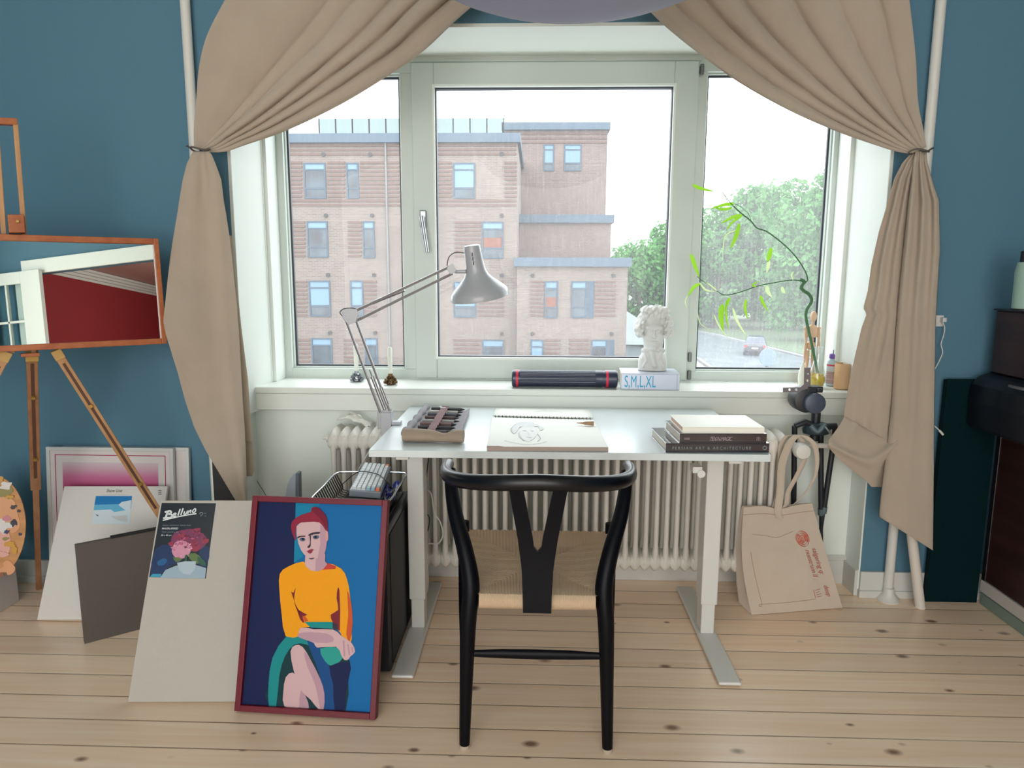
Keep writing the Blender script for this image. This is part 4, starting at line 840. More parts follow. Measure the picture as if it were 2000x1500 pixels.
b = MB(); b.tube(P, [.0165 + .0022 * math.sin(PI * k / 40) - .004 * (k in (0, 40)) for k in range(41)], 16, squash=(1.12, .95)); b.build('top_rail', BLK, ch, smooth=True)
# Y splat, curved plate from the rear seat rail to the top rail
def sp_pt(x, z, y): return Vector((cxm + x, y, z))
def yy_(z): return 1.6985 - .030 * ((z - .43) / .32) + .012 * math.sin(PI * (z - .43) / .32)
yv = lambda pts, th: [sp_pt(x, z, yy_(z) + th) for x, z in pts]
out = [(-.036, .425), (.036, .425)] + [(q.x, q.y) for q in smooth_path([(.036, .43, 0), (.040, .52, 0), (.050, .60, 0), (.063, .68, 0), (.074, .752, 0)], 5)] + [(.040, .752)]
inn = [(q.x, q.y) for q in smooth_path([(.040, .752, 0), (.030, .70, 0), (.018, .63, 0), (.009, .575, 0), (0, .566, 0), (-.009, .575, 0), (-.018, .63, 0), (-.030, .70, 0), (-.040, .752, 0)], 5)]
lft = [(-x, z) for x, z in reversed(out[2:-1])]
def yplate():
    b = MB(); n = 28; rowsR = []
    for sgn in (-1, 1):
        for i in range(n):
            za = .402 + (.752 - .402) * i / n; zb = .402 + (.752 - .402) * (i + 1) / n
            def edges(z):
                o_ = np.interp(z, [.402, .43, .52, .60, .68, .752], [.036, .036, .040, .050, .063, .074]); i_ = 0 if z < .566 else np.interp(z, [.566, .572, .60, .63, .70, .752], [.0, .009, .012, .018, .030, .040]); return i_, o_
            ia, oa = edges(za); ib, ob = edges(zb)
            q = [sp_pt(sgn * ia, za, yy_(za) - .006), sp_pt(sgn * oa, za, yy_(za) - .006), sp_pt(sgn * oa, za, yy_(za) + .006), sp_pt(sgn * ia, za, yy_(za) + .006), sp_pt(sgn * ib, zb, yy_(zb) - .006), sp_pt(sgn * ob, zb, yy_(zb) - .006), sp_pt(sgn * ob, zb, yy_(zb) + .006), sp_pt(sgn * ib, zb, yy_(zb) + .006)]
            b.hexa(q)
    return b
yplate().build('back_splat', BLKM, ch)
# woven seat: cords wrapped round the frame, meeting on the diagonals
b = MB(); c0_, c1_ = Vector((cxm - .178, 1.716, .437)), Vector((cxm + .178, 1.716, .437)); c2_, c3_ = Vector((cxm + .232, 2.135, .452)), Vector((cxm - .232, 2.135, .452))
def st(u, v):
    q = c0_.lerp(c1_, u).lerp(c3_.lerp(c2_, u), v); e = min(u, 1 - u, v, 1 - v); z = -.013 * min(1, e * 4.5) + .004
    return Vector((q.x, q.y, q.z + z))
N = 74; Gs = []
for i in range(N * 2 + 1):
    u = i / (2 * N); row = []
    for j in range(N * 2 + 1):
        v = j / (2 * N); p = st(u, v); du, dv = min(u, 1 - u), min(v, 1 - v)
        k = u if dv < du else v; r = .0022 * (math.cos(2 * PI * k * 46)); row.append(p + Vector((0, 0, r)))
    Gs.append(row)
b.grid(Gs)
for (pa, pb) in ((c0_ + Vector((.029, 0, 0)), c1_ - Vector((.029, 0, 0))), (c1_, c2_), (c2_, c3_), (c3_, c0_)):
    d = (pb - pa); nrm = Vector((d.y, -d.x, 0)).normalized(); rr = []
    for i in range(2 * N + 1):
        p = pa + d * (i / (2 * N)); rp = .0012 * math.cos(2 * PI * 46 * i / (2 * N)); rr.append([p + Vector((0, 0, .004 + rp)) , p + nrm * (.010 + rp) + Vector((0, 0, -.004)), p + nrm * (.011 + rp) + Vector((0, 0, -.022)), p + nrm * (.004) + Vector((0, 0, -.034)), p - nrm * .012 + Vector((0, 0, -.036)), p - nrm * .03 + Vector((0, 0, -.03))])
    b.grid(rr)
b.build('woven_seat', CORDM, ch, smooth=True, angle=180)
# ================================================================== left group
def leaner(name, lab, cat, bl, yaw, lean, w, h, th, mats, group=None):
    """upright rectangular board standing on the floor: front face lower left corner bl, turned yaw, leaning back"""
    yw, ln = math.radians(yaw), math.radians(lean)
    e = Vector((math.cos(yw), math.sin(yw), 0)); m = Vector((-math.sin(yw), math.cos(yw), 0)); u = Vector((0, 0, math.cos(ln))) + m * math.sin(ln); n = m * math.cos(ln) - Vector((0, 0, math.sin(ln)))   # n: into the back
    o = Vector(bl) + Vector((0, 0, th * math.sin(ln)))
    t = thing(name, lab, cat, o, group)
    def P(x, z, d=0.0): return o + e * x + u * z + n * d
    return t, P, e, u, n, o
def bx(P, x0, x1, z0, z1, d0, d1): return [P(x0, z0, d0), P(x1, z0, d0), P(x1, z0, d1), P(x0, z0, d1), P(x0, z1, d0), P(x1, z1, d0), P(x1, z1, d1), P(x0, z1, d1)]
CANV = M('primed_canvas', (182, 176, 168), .75, bump=(700, .15)); CEDGE = M('canvas_side', (206, 202, 194), .8)

# ---- portrait in the red frame
t, P, e, u, n, o = leaner('portrait_painting', 'painting of a seated woman in a yellow jumper, in a dark red frame', 'painting', (-.856, 1.848, 0), -3.6, 17.46, .415, .612, .024, None)
FRR = M('dark_red_frame', (108, 14, 34), .42, vary=((94, 12, 30), 3.0), spec=.35); W_, H_ = .415, .612; fw = .017
b = MB(); b.hexa(bx(P, 0, fw, 0, H_, -.004, .024)); b.hexa(bx(P, W_ - fw, W_, 0, H_, -.004, .024)); b.hexa(bx(P, fw, W_ - fw, 0, fw, -.004, .024)); b.hexa(bx(P, fw, W_ - fw, H_ - fw, H_, -.004, .024)); b.build('frame', FRR, t, bevel=.0015)
MB().hexa(bx(P, fw - .002, W_ - fw + .002, fw - .002, H_ - fw + .002, .008, .020)).build('canvas', M('canvas_navy', (12, 26, 72), .55, spec=.2), t)
pm = {'navy': (10, 24, 70), 'azure': (0, 98, 160), 'teal_bg': (6, 122, 160), 'yel': (232, 152, 4), 'org': (196, 82, 34), 'rust': (120, 34, 44), 'hair': (138, 32, 56), 'hair2': (112, 22, 48), 'skin': (202, 166, 170), 'skin2': (180, 142, 156), 'skin3': (228, 204, 200), 'teal': (18, 132, 134), 'teal2': (40, 150, 140), 'green': (8, 52, 58), 'blue': (14, 70, 128), 'ink': (22, 30, 66), 'dark': (54, 44, 58), 'lip': (142, 46, 66), 'red': (190, 62, 52), 'iris': (92, 100, 116), 'ear': (206, 150, 150)}
keys = list(pm); mats = [M('paint_' + k, pm[k], .55, spec=.2) for k in keys]
b = MB(); layer = [0]
def paint(pts, col, sm=3, sc=3.1925, ox=450, oy=950):
    layer[0] += 1; d = .0078 - .00012 * layer[0]
    q = [onp(ox + x / sc, oy + y / sc, P(0, 0, d), n) for x, y in pts]
    if sm: q = smooth_closed(q, sm)
    f0 = [Vector(p) for p in q]; bm = bmesh.new(); vs = [bm.verts.new(p) for p in f0]
    try:
        fc = bm.faces.new(vs); res = bmesh.ops.triangulate(bm, faces=[fc]); bm.verts.index_update()
        b.add([v.co.copy() for v in bm.verts], [tuple(v.index for v in f_.verts) for f_ in bm.faces], keys.index(col))
    finally: bm.free()
paint([(408, 84), (972, 98), (905, 1440), (700, 1430), (720, 1300), (745, 1090), (560, 700), (396, 470)], 'azure', 0)
paint([(408, 92), (560, 96), (520, 200), (450, 440), (396, 475)], 'teal_bg', 0)
paint([(560, 480), (440, 520), (560, 640)], 'azure', 0)
# chair back, skirt, legs
paint([(345, 940), (470, 935), (560, 1000), (700, 1060), (748, 1110), (735, 1190), (720, 1395), (560, 1390), (240, 1368), (238, 1230), (262, 1070)], 'green', 2)
paint([(240, 1368), (238, 1230), (262, 1070), (345, 940), (440, 930), (560, 1020), (470, 985), (400, 985), (340, 1060), (305, 1180), (285, 1370)], 'teal', 2)
paint([(470, 935), (560, 1000), (640, 1200), (660, 1390), (585, 1388), (575, 1250), (530, 1100)], 'blue', 2)
paint([(560, 1010), (680, 1005), (700, 1070), (640, 1120), (590, 1090)], 'teal2', 2)
paint([(620, 1120), (745, 1095), (740, 1190), (718, 1300), (712, 1395), (650, 1392), (640, 1230)], 'navy', 2)
paint([(388, 1160), (345, 1190), (330, 1280), (336, 1370), (430, 1378), (440, 1270), (420, 1200)], 'skin', 2)
paint([(440, 1270), (430, 1378), (490, 1382), (470, 1310)], 'skin2', 2)
paint([(375, 1030), (405, 990), (450, 1000), (500, 1080), (560, 1200), (585, 1290), (582, 1388), (545, 1385), (500, 1330), (440, 1270), (395, 1150)], 'skin', 2)
paint([(460, 1030), (500, 1080), (560, 1200), (586, 1290), (582, 1388), (560, 1386), (530, 1240), (478, 1120)], 'skin2', 2)
# jumper
paint([(308, 545), (360, 500), (455, 468), (490, 512), (545, 522), (600, 478), (690, 512), (728, 580), (748, 700), (756, 900), (750, 975), (700, 960), (660, 880), (450, 880), (440, 930), (345, 935), (320, 800), (305, 640)], 'yel', 2)
paint([(600, 476), (660, 498), (655, 515), (570, 520)], 'red', 0)
paint([(728, 650), (752, 720), (762, 850), (745, 965), (722, 920), (735, 800)], 'org', 2)
paint([(408, 630), (398, 690), (410, 760), (480, 800), (450, 812), (462, 850), (435, 830), (400, 720), (378, 655), (392, 665)], 'rust', 2)
paint([(468, 812), (450, 806), (462, 845), (486, 838)], 'org', 0)
paint([(668, 640), (680, 650), (682, 900), (640, 850), (625, 800), (672, 770), (662, 700)], 'rust', 2)
paint([(462, 845), (636, 845), (640, 888), (500, 880)], 'teal', 0)
paint([(636, 848), (668, 860), (668, 896), (638, 886)], 'dark', 0)
# forearm and hand
paint([(440, 880), (520, 890), (640, 892), (690, 930), (755, 975), (778, 1030), (748, 1060), (735, 1080), (710, 1082), (690, 1050), (660, 1000), (540, 1005), (520, 975), (430, 935)], 'skin', 2)
paint([(440, 912), (560, 912), (630, 930), (640, 970), (540, 975), (425, 940)], 'skin2', 2)
paint([(700, 960), (712, 962), (716, 1060), (706, 1060)], 'skin2', 0); paint([(728, 985), (738, 985), (748, 1050), (738, 1052)], 'skin2', 0); paint([(752, 1002), (760, 1004), (768, 1036), (760, 1038)], 'skin2', 0)
# neck, face
paint([(468, 420), (592, 420), (590, 465), (604, 486), (580, 514), (545, 530), (500, 524), (470, 498), (464, 480)], 'skin', 1); paint([(532, 440), (592, 420), (590, 465), (604, 486), (580, 514), (548, 529), (530, 526)], 'skin2', 1)
paint([(412, 250), (470, 215), (560, 215), (592, 270), (600, 340), (585, 420), (545, 448), (500, 452), (460, 425), (425, 360)], 'skin', 2)
paint([(560, 240), (592, 270), (602, 340), (585, 425), (545, 446), (560, 360)], 'skin2', 2)
paint([(594, 275), (608, 285), (610, 330), (598, 340)], 'ear', 2)
paint([(398, 325), (378, 262), (388, 215), (440, 178), (500, 160), (505, 135), (530, 126), (560, 140), (565, 158), (600, 190), (608, 275), (590, 268), (555, 225), (480, 222), (412, 240), (408, 330)], 'hair', 2)
paint([(505, 150), (530, 128), (560, 142), (600, 190), (606, 260), (590, 255), (560, 200)], 'hair2', 2)
SC2, OX, OY = 8.8235, 550, 970
def p2(pts, col, sm=2): paint(pts, col, sm, SC2, OX, OY)
p2([(268, 705), (300, 680), (400, 672), (405, 690), (330, 695), (280, 722)], 'dark'); p2([(455, 665), (520, 622), (655, 608), (650, 640), (560, 650), (480, 672)], 'dark')
p2([(305, 730), (345, 708), (400, 720), (408, 750), (370, 772), (325, 760)], 'iris'); p2([(345, 715), (385, 715), (388, 745), (355, 752)], 'ink')
p2([(535, 690), (580, 668), (640, 672), (640, 715), (590, 735), (545, 720)], 'iris'); p2([(560, 680), (605, 675), (606, 712), (570, 718)], 'ink')
p2([(470, 690), (505, 672), (500, 780), (500, 850), (480, 880), (445, 878), (452, 850), (480, 820)], 'dark'); p2([(476, 700), (492, 690), (488, 800), (478, 820)], 'skin2')
p2([(425, 950), (470, 920), (510, 905), (555, 915), (520, 940), (470, 948)], 'lip'); p2([(450, 952), (530, 938), (515, 972), (480, 980)], 'lip'); p2([(470, 1064), (540, 1060), (570, 1050), (540, 1078), (490, 1078)], 'dark')
b.build('portrait_image', mats, t)

# ---- canvas with the flower label
t, P, e, u, n, o = leaner('blank_canvas', 'large blank white canvas with a dark flower label in its corner', 'canvas', (-1.186, 1.876, 0), 2.57, 28.2, .405, .5925, .016, None)
MB().hexa(bx(P, 0, .405, 0, .5925, 0, .016)).build('stretched_canvas', CANV, t, bevel=.002)
LB = {'navy': (18, 24, 36), 'blue': (22, 44, 88), 'blue2': (24, 88, 138), 'plum': (120, 50, 86), 'red': (150, 44, 72), 'pink': (206, 140, 164), 'rose': (180, 84, 122), 'wine': (94, 34, 62), 'palepink': (226, 176, 190), 'leaf': (92, 112, 62), 'leaf2': (40, 84, 66), 'cloth': (150, 170, 186), 'pot': (172, 188, 198), 'ink': (220, 224, 226), 'dim': (130, 140, 150), 'sky': (48, 150, 180)}
lk = list(LB); lm = [M('label_' + k, LB[k], .35, coat=.3) for k in lk]
b = MB(); layer[0] = 0
def lab_(pts, col, sm=2, sc=7.893, ox=290, oy=960):
    layer[0] += 1; q = [onp(ox + x / sc, oy + y / sc, P(0, 0, -.0004 - .00002 * layer[0]), n) for x, y in pts]
    if sm: q = smooth_closed(q, sm)
    bm = bmesh.new(); fc = bm.faces.new([bm.verts.new(p) for p in q]); bmesh.ops.triangulate(bm, faces=[fc]); bm.verts.index_update()
    b.add([v.co.copy() for v in bm.verts], [tuple(v.index for v in f_.verts) for f_ in bm.faces], lk.index(col)); bm.free()
lab_([(205, 175), (1040, 180), (885, 1340), (10, 1320)], 'navy', 0)
lab_([(110, 880), (330, 820), (480, 900), (520, 1060), (330, 1150), (200, 1260), (30, 1290)], 'blue', 2)
lab_([(140, 1080), (230, 1030), (290, 1060), (240, 1130), (150, 1140)], 'blue2'); lab_([(790, 880), (940, 860), (900, 1160), (780, 1130)], 'blue', 2)
lab_([(60, 1270), (200, 1270), (190, 1320), (20, 1316)], 'sky', 0)
for q in ([(350, 760), (400, 640), (540, 590), (690, 580), (820, 640), (900, 720), (880, 820), (760, 900), (600, 800), (460, 850)], ): lab_(q, 'plum', 3)
for q in ([(640, 600), (800, 560), (770, 660)], [(430, 690), (560, 640), (640, 700), (540, 760)], [(640, 800), (740, 760), (800, 840), (760, 920), (650, 910)], [(800, 740), (930, 730), (900, 800)], [(300, 800), (380, 770), (370, 860)]): lab_(q, 'red', 2)
lab_([(360, 900), (420, 780), (540, 755), (630, 820), (650, 920), (580, 1010), (470, 1040), (390, 990)], 'pink', 3)
RD = np.random.RandomState(21)
for k in range(70):
    a_ = RD.rand() * 2 * PI; r_ = math.sqrt(RD.rand()); cx_, cy_ = 640 + 250 * r_ * math.cos(a_), 740 + 150 * r_ * math.sin(a_); s_ = 14 + 22 * RD.rand(); al = RD.rand() * 3
    lab_([(cx_ + s_ * math.cos(al), cy_ + s_ * math.sin(al)), (cx_ - .45 * s_ * math.sin(al), cy_ + .45 * s_ * math.cos(al)), (cx_ - s_ * math.cos(al), cy_ - s_ * math.sin(al)), (cx_ + .45 * s_ * math.sin(al), cy_ - .45 * s_ * math.cos(al))], ('plum', 'red', 'rose', 'wine')[k % 4], 1)
for k in range(34):
    a_ = RD.rand() * 2 * PI; r_ = .75 + .35 * RD.rand(); cx_, cy_ = 508 + 145 * r_ * math.cos(a_), 895 + 130 * r_ * math.sin(a_); s_ = 12 + 14 * RD.rand()
    lab_([(cx_ + s_ * math.cos(a_), cy_ + s_ * math.sin(a_)), (cx_ - .5 * s_ * math.sin(a_), cy_ + .5 * s_ * math.cos(a_)), (cx_ - s_ * math.cos(a_), cy_ - s_ * math.sin(a_)), (cx_ + .5 * s_ * math.sin(a_), cy_ - .5 * s_ * math.cos(a_))], ('pink', 'rose', 'pink', 'palepink')[k % 4], 1)
for q in ([(610, 980), (720, 950), (830, 1040), (800, 1110), (690, 1090)], [(380, 1010), (520, 1040), (430, 1090)]): lab_(q, 'leaf', 2)
for q in ([(760, 1000), (860, 1060), (890, 1150), (780, 1110)], [(560, 990), (600, 980), (590, 1090), (560, 1080)]): lab_(q, 'leaf2', 2)
lab_([(180, 1330), (260, 1210), (420, 1145), (560, 1120), (720, 1130), (890, 1180), (872, 1338)], 'cloth', 1)
lab_([(440, 1100), (560, 1075), (735, 1075), (720, 1190), (640, 1280), (540, 1270), (470, 1200)], 'pot', 1)
def line_(pts, wd, col='ink'):                        # brush lettering
    q = smooth_path([(x, y, 0) for x, y in pts], 5); L_, R_ = [], []
    for i, p in enumerate(q):
        d = (q[min(i + 1, len(q) - 1)] - q[max(i - 1, 0)]); d = Vector((-d.y, d.x, 0)).normalized() * wd; L_.append((p + d)[:2]); R_.append((p - d)[:2])
    for i in range(len(q) - 1):
        qq = [onp(290 + x / 7.893, 960 + y / 7.893, P(0, 0, -.0034), n) for x, y in (L_[i], L_[i + 1], R_[i + 1], R_[i])]; b.add(qq, [(0, 1, 2, 3)], lk.index(col))
line_([(300, 310), (262, 405)], 15); line_([(250, 318), (330, 300), (350, 325), (290, 352)], 13); line_([(290, 352), (355, 355), (350, 395), (225, 412)], 13)          # B
line_([(375, 372), (425, 345), (412, 332), (380, 355), (385, 388), (430, 372)], 9)                                                                                     # e
line_([(490, 268), (452, 372)], 11); line_([(535, 258), (498, 362)], 11)                                                                                              # ll
line_([(560, 305), (545, 345), (575, 345), (602, 298), (590, 345)], 9); line_([(622, 292), (606, 342), (625, 310), (655, 288), (645, 332)], 9)                          # un
line_([(710, 268), (680, 300), (690, 325), (722, 305), (728, 270), (705, 265)], 9); line_([(220, 445), (500, 380), (740, 340)], 9)                                     # o, underline
fm_ = frame_of(onp(290 + 215 / 7.893, 960 + 532 / 7.893, P(0, 0, -.0034), n), e, u)
def ltext(s, x, y, size, sx=1.0, col='ink', bold=0): text(b, s, size, frame_of(onp(290 + x / 7.893, 960 + y / 7.893, P(0, 0, -.0034), n), e, u), lk.index(col), sx, .12, bold=bold, depth=.0001)
ltext('Katoen, keilrahmen, katoen doek', 215, 530, .0063, 1.05, 'dim'); ltext('MALERLÆRRED', 205, 582, .0078, .95, 'ink', .0001); ltext('Toile à peindre, tela', 200, 634, .0066, 1.0, 'dim'); ltext('30 x 40 cm', 190, 686, .0072, 1.0, 'ink'); ltext('FSC', 850, 345, .0052, 1, 'dim'); ltext('MIX', 860, 385, .004, 1, 'dim')
line_([(790, 350), (800, 325), (830, 325), (835, 350), (810, 365)], 5, 'dim'); line_([(808, 362), (808, 385)], 5, 'dim')
b.build('label', lm, t)

# ---- white canvas with the ski label
t, P, e, u, n, o = leaner('blank_canvas', 'smaller white canvas with a blue snow picture label, leaning under the easel', 'canvas', (-1.796, 2.352, 0), 2.58, 27.9, .395, .4884, .016, None)
MB().hexa(bx(P, 0, .395, 0, .4884, 0, .016)).build('stretched_canvas', M('white_canvas', (216, 212, 207), .75, bump=(700, .15)), t, bevel=.002)
LB2 = {'sky': (20, 120, 186), 'mid': (98, 178, 214), 'snow': (206, 220, 228), 'ink': (70, 72, 78), 'pale': (196, 200, 202)}; k2 = list(LB2); b = MB()
def lb2(pts, col, d):
    q = [onp(x / 2.7765, 660 + y / 2.7778, P(0, 0, -.0004 - d * .0002), n) for x, y in pts]; b.add(q, [tuple(range(len(q)))], k2.index(col))
lb2([(520, 858), (716, 858), (712, 900), (512, 905)], 'sky', 1); lb2([(512, 905), (712, 900), (710, 925), (508, 935)], 'mid', 1); lb2([(508, 935), (710, 925), (704, 1010), (498, 1008)], 'snow', 1)
lb2([(660, 890), (712, 880), (706, 930), (610, 935)], 'snow', 2); lb2([(600, 930), (640, 905), (680, 935), (620, 945)], 'mid', 3); lb2([(516, 955), (534, 962), (530, 968)], 'ink', 3); lb2([(600, 968), (690, 962), (690, 1000), (640, 990)], 'pale', 3)
def t2(s, x, y, size, sx=1, sh=.3): text(b, s, size, frame_of(onp(x / 2.7765, 660 + y / 2.7778, P(0, 0, -.0012), n), e, u), k2.index('ink'), sx, sh, depth=.0001)
b.build('label', [M('skilabel_' + k, LB2[k], .5) for k in k2], t); b = MB(); t2('Snow Line', 575, 836, .017, .85); lb2([(555, 851), (690, 850), (690, 853), (555, 854)], 'pale', 3)
b.build('label_title', [M('skilabel_' + k, LB2[k], .5) for k in k2], t); b = MB()
for k in range(3): lb2([(858, 826 + 10 * k), (876, 825 + 10 * k), (876, 829 + 10 * k), (858, 830 + 10 * k)], 'ink', 2)
b.build('corner_marks', [M('skilabel_' + k, LB2[k], .5) for k in k2], t)

# ---- folder with its elastic
t, P, e, u, n, o = leaner('sketch_folder', 'dark grey linen folder standing upright beside the flower label canvas', 'folder', (-1.527, 2.206, 0), 38.5, -.4, .30, .353, .020, None)
FOL = M('grey_linen', (86, 80, 76), .85, bump=(400, .25), vary=((96, 88, 82), 2.0))
b = MB(); b.hexa(bx(P, 0, .30, 0, .353, 0, .003)); b.hexa(bx(P, 0, .30, 0, .353, .017, .020)); b.build('cover', FOL, t, bevel=.001)
MB().hexa(bx(P, .004, .296, .004, .349, .003, .017)).build('page_block', M('folder_pages', (150, 146, 140), .8), t)
b = MB(); b.hexa(bx(P, .105, .300, .353, .3585, -.003, .020)); b.build('elastic_closure', M('black_elastic', (20, 20, 22), .6), t, bevel=.001)

# ---- two framed prints against the wall
ALU = M('pale_frame', (206, 208, 206), .35); MAT_ = M('passepartout', (214, 208, 206), .6); PINKL = M('crimson_line', (168, 44, 84), .6)
def mat_pink():
    m = M('pink_gradient_print', (200, 60, 110), .35, coat=.3); nt = m.node_tree; bs = nt.nodes['Principled BSDF']; L = nt.links.new
    tc = nt.nodes.new('ShaderNodeTexCoord'); s = nt.nodes.new('ShaderNodeSeparateXYZ'); L(tc.outputs['Object'], s.inputs[0])
    rp = nt.nodes.new('ShaderNodeValToRGB'); el = rp.color_ramp.elements; el[0].position = .74; el[0].color = lin((178, 36, 92)); el[1].position = 1.0; el[1].color = lin((208, 198, 204)); el.new(.88).color = lin((196, 110, 150))
    mr = nt.nodes.new('ShaderNodeMapRange'); mr.inputs[1].default_value = 0; mr.inputs[2].default_value = .52; L(s.outputs['Z'], mr.inputs[0]); L(mr.outputs[0], rp.inputs[0]); L(rp.outputs[0], bs.inputs['Base Color']); return m
def print_(name, lab, x0, w, y, h, art):
    t, P, e, u, n, o = leaner(name, lab, 'framed print', (x0, y, 0), 0, 5.5, w, h, .018, None)
    b = MB(); f = .014
    for q in ((0, f, 0, h), (w - f, w, 0, h), (f, w - f, 0, f), (f, w - f, h - f, h)): b.hexa(bx(P, q[0], q[1], q[2], q[3], 0, .018))
    b.build('frame', ALU, t, bevel=.0015); MB().hexa(bx(P, f, w - f, f, h - f, .006, .012)).build('passepartout', MAT_, t)
    if art:
        b = MB(); g = .012; a0, a1, c0, c1 = .032, w - .032, .03, h - .030
        for q in ((a0, a1, c1 - .003, c1), (a0, a0 + .003, c0, c1), (a1 - .003, a1, c0, c1)): b.hexa(bx(P, *q, .0052, .006))
        b.build('crimson_border', PINKL, t); MB().hexa(bx(P, a0 + .03, a1 - .03, c0, c1 - .03, .005, .006)).build('print_image', mat_pink(), t)
    return t
print_('framed_print', 'pale framed pink gradient print leaning on the blue wall', -1.91, .505, 2.588, .578, True)
print_('framed_print', 'second pale frame, standing behind the pink gradient print', -1.86, .505, 2.613, .575, False)
# ---- dark board behind the left curtain
t, P, e, u, n, o = leaner('dark_board', 'dark board with a white edge standing behind the left curtain', 'board', (-1.232, 2.582, 0), 0, .5, .08, .62, .016, None)
MB().hexa(bx(P, .006, .08, 0, .62, 0, .016)).build('panel', M('dark_board_face', (40, 38, 38), .6), t); MB().hexa(bx(P, 0, .006, 0, .62, -.0015, .0165)).build('white_edge', WHITE, t)
# ---- white block and palette
t = thing('paint_palette', 'oval wooden palette smeared with paint at the left edge', 'palette', (-2.0, 2.42, .206))
PAL = mat_wood('palette_wood', (208, 150, 92), (190, 132, 78), 0, .45)
pn = Vector((.30, -1, .12)).normalized(); px_ = Vector((0, 0, 1)).cross(pn).normalized(); py_ = pn.cross(px_)
pc_ = at(-14, 1027, 2.42); 
oval = []
for k in range(48):
    a = 2 * PI * k / 48; oval.append((.105 * math.cos(a) * (1 + .05 * math.sin(a)), .187 * math.sin(a)))
b = MB(); b.prism([pc_ + px_ * x + py_ * y for x, y in oval], -pn * .005); o_ = b.build('board', PAL, t)
bottom = min((pc_ + px_ * x + py_ * y - pn * .005).z for x, y in oval)
bxx = MB().box((-2.42, 2.0, 0), (-1.98, 2.515, bottom - .001)); tag(bxx.build('white_block', M('white_block_paint', (196, 194, 192), .7), None, bevel=.003), 'low white block on the floor under the palette', 'block')
pcs = {'pink': (226, 168, 156), 'white': (222, 216, 214), 'black': (34, 28, 40), 'ochre': (206, 150, 46), 'olive': (140, 128, 60), 'navy': (40, 42, 78), 'peach': (222, 158, 112), 'rose': (202, 128, 140), 'brown': (132, 84, 54)}
R = np.random.RandomState(9)
def dab(x, y, rx, ry, c, k):                          # px in the photograph's crop
    q = onp(x, y, pc_, pn); lx, ly = (q - pc_).dot(px_), (q - pc_).dot(py_); pts = []
    for i in range(12):
        a = 2 * PI * i / 12; r = 1 + .35 * R.randn() * .6; pts.append(pc_ + px_ * (lx + rx * r * math.cos(a)) + py_ * (ly + ry * r * math.sin(a)) + pn * (.0006 + .0002 * k))
    pts = smooth_closed(pts, 3); bm = MB(); bm.prism(pts, pn * .0015); bm.build('paint_dab', M('oil_' + c, pcs[c], .35), t)
for k, (x, y, rx, ry, c) in enumerate(((12, 1000, .045, .10, 'peach'), (6, 1060, .03, .05, 'pink'), (14, 1110, .03, .035, 'peach'), (8, 960, .03, .03, 'olive'), (10, 948, .028, .02, 'white'), (8, 1025, .035, .03, 'white'), (14, 1012, .016, .014, 'rose'), (27, 990, .012, .010, 'black'), (37, 998, .006, .006, 'black'), (28, 1022, .012, .016, 'black'), (14, 1038, .011, .008, 'navy'), (40, 1043, .007, .006, 'navy'), (20, 1062, .022, .014, 'ochre'), (12, 1052, .012, .008, 'olive'), (6, 1082, .022, .016, 'pink'), (4, 1122, .012, .01, 'brown'), (30, 1075, .012, .02, 'ochre'), (3, 935, .01, .01, 'ochre'), (18, 970, .016, .008, 'ochre'))): dab(x, y, rx * .8, ry * .8, c, k)

# ---- mirror on the easel
yw, ln = math.radians(38), math.radians(3.5)
mn = Vector((math.sin(yw), -math.cos(yw), 0)) * math.cos(ln) + Vector((0, 0, math.sin(ln))); me_ = Vector((math.cos(yw), math.sin(yw), 0)); mu = mn.cross(me_) * -1
if mu.z < 0: mu = -mu
br_ = onp(325, 671, at(325, 570, 2.45), mn)
t = thing('wall_mirror', 'long wood-framed mirror resting across the easel, reflecting a red room', 'mirror', br_)
def MP(x, z, d=0.0): return br_ - me_ * x + mu * z + mn * d     # x to the left, z up, d towards the room
MW, MH = .98, .360; ORW = mat_wood('orange_wood', (172, 100, 56), (156, 84, 46), 0, .4)
b = MB(); f = .019
def mbx(x0, x1, z0, z1, d0, d1): return [MP(x0, z0, d0), MP(x1, z0, d0), MP(x1, z0, d1), MP(x0, z0, d1), MP(x0, z1, d0), MP(x1, z1, d0), MP(x1, z1, d1), MP(x0, z1, d1)]
b.hexa(mbx(0, .016, 0, MH, -.014, .014)); b.hexa(mbx(MW - f, MW, 0, MH, -.014, .014)); b.hexa(mbx(.016, MW - f, 0, f, -.014, .014)); b.hexa(mbx(.016, MW - f, MH - f, MH, -.014, .014)); b.build('frame', ORW, t, bevel=.002)
mm_ = M('mirror_silver', (214, 220, 218), .0, 1.0); MB().hexa(mbx(.014, MW - f + .002, f - .002, MH - f + .002, -.006, .0)).build('glass', mm_, t)
# ---- easel
EW = mat_wood('easel_beech', (190, 146, 102), (170, 124, 82), 2, .5); EWD = mat_wood('easel_dark', (156, 112, 80), (138, 96, 66), 2, .5); BRASS = M('brass_fitting', (190, 160, 90), .35, .8)
es = thing('easel', 'wooden tripod field easel holding the mirror', 'easel', (-1.75, 2.3, 0))
def bar(a, c, w, d, nm, mat, par=es):
    a, c = Vector(a), Vector(c); ax = (c - a).normalized(); s = Vector((1, .75, 0)); s = (s - ax * s.dot(ax)).normalized(); q = ax.cross(s).normalized()
    P_ = [p + s * (sx * w / 2) + q * (sy * d / 2) for p in (a, c) for sx, sy in ((-1, -1), (1, -1), (1, 1), (-1, 1))]
    return MB().hexa(P_).build(nm, mat, par, bevel=.002)
def mline(px, py, back): q = onp(px, py, MP(0, 0, -back), mn); return q
bk = .034
bar(mline(30, 240, bk), mline(66, 690, bk), .014, .018, 'mast_bar', EW); bar(mline(-8, 240, bk), mline(24, 690, bk), .014, .018, 'mast_bar', EW)
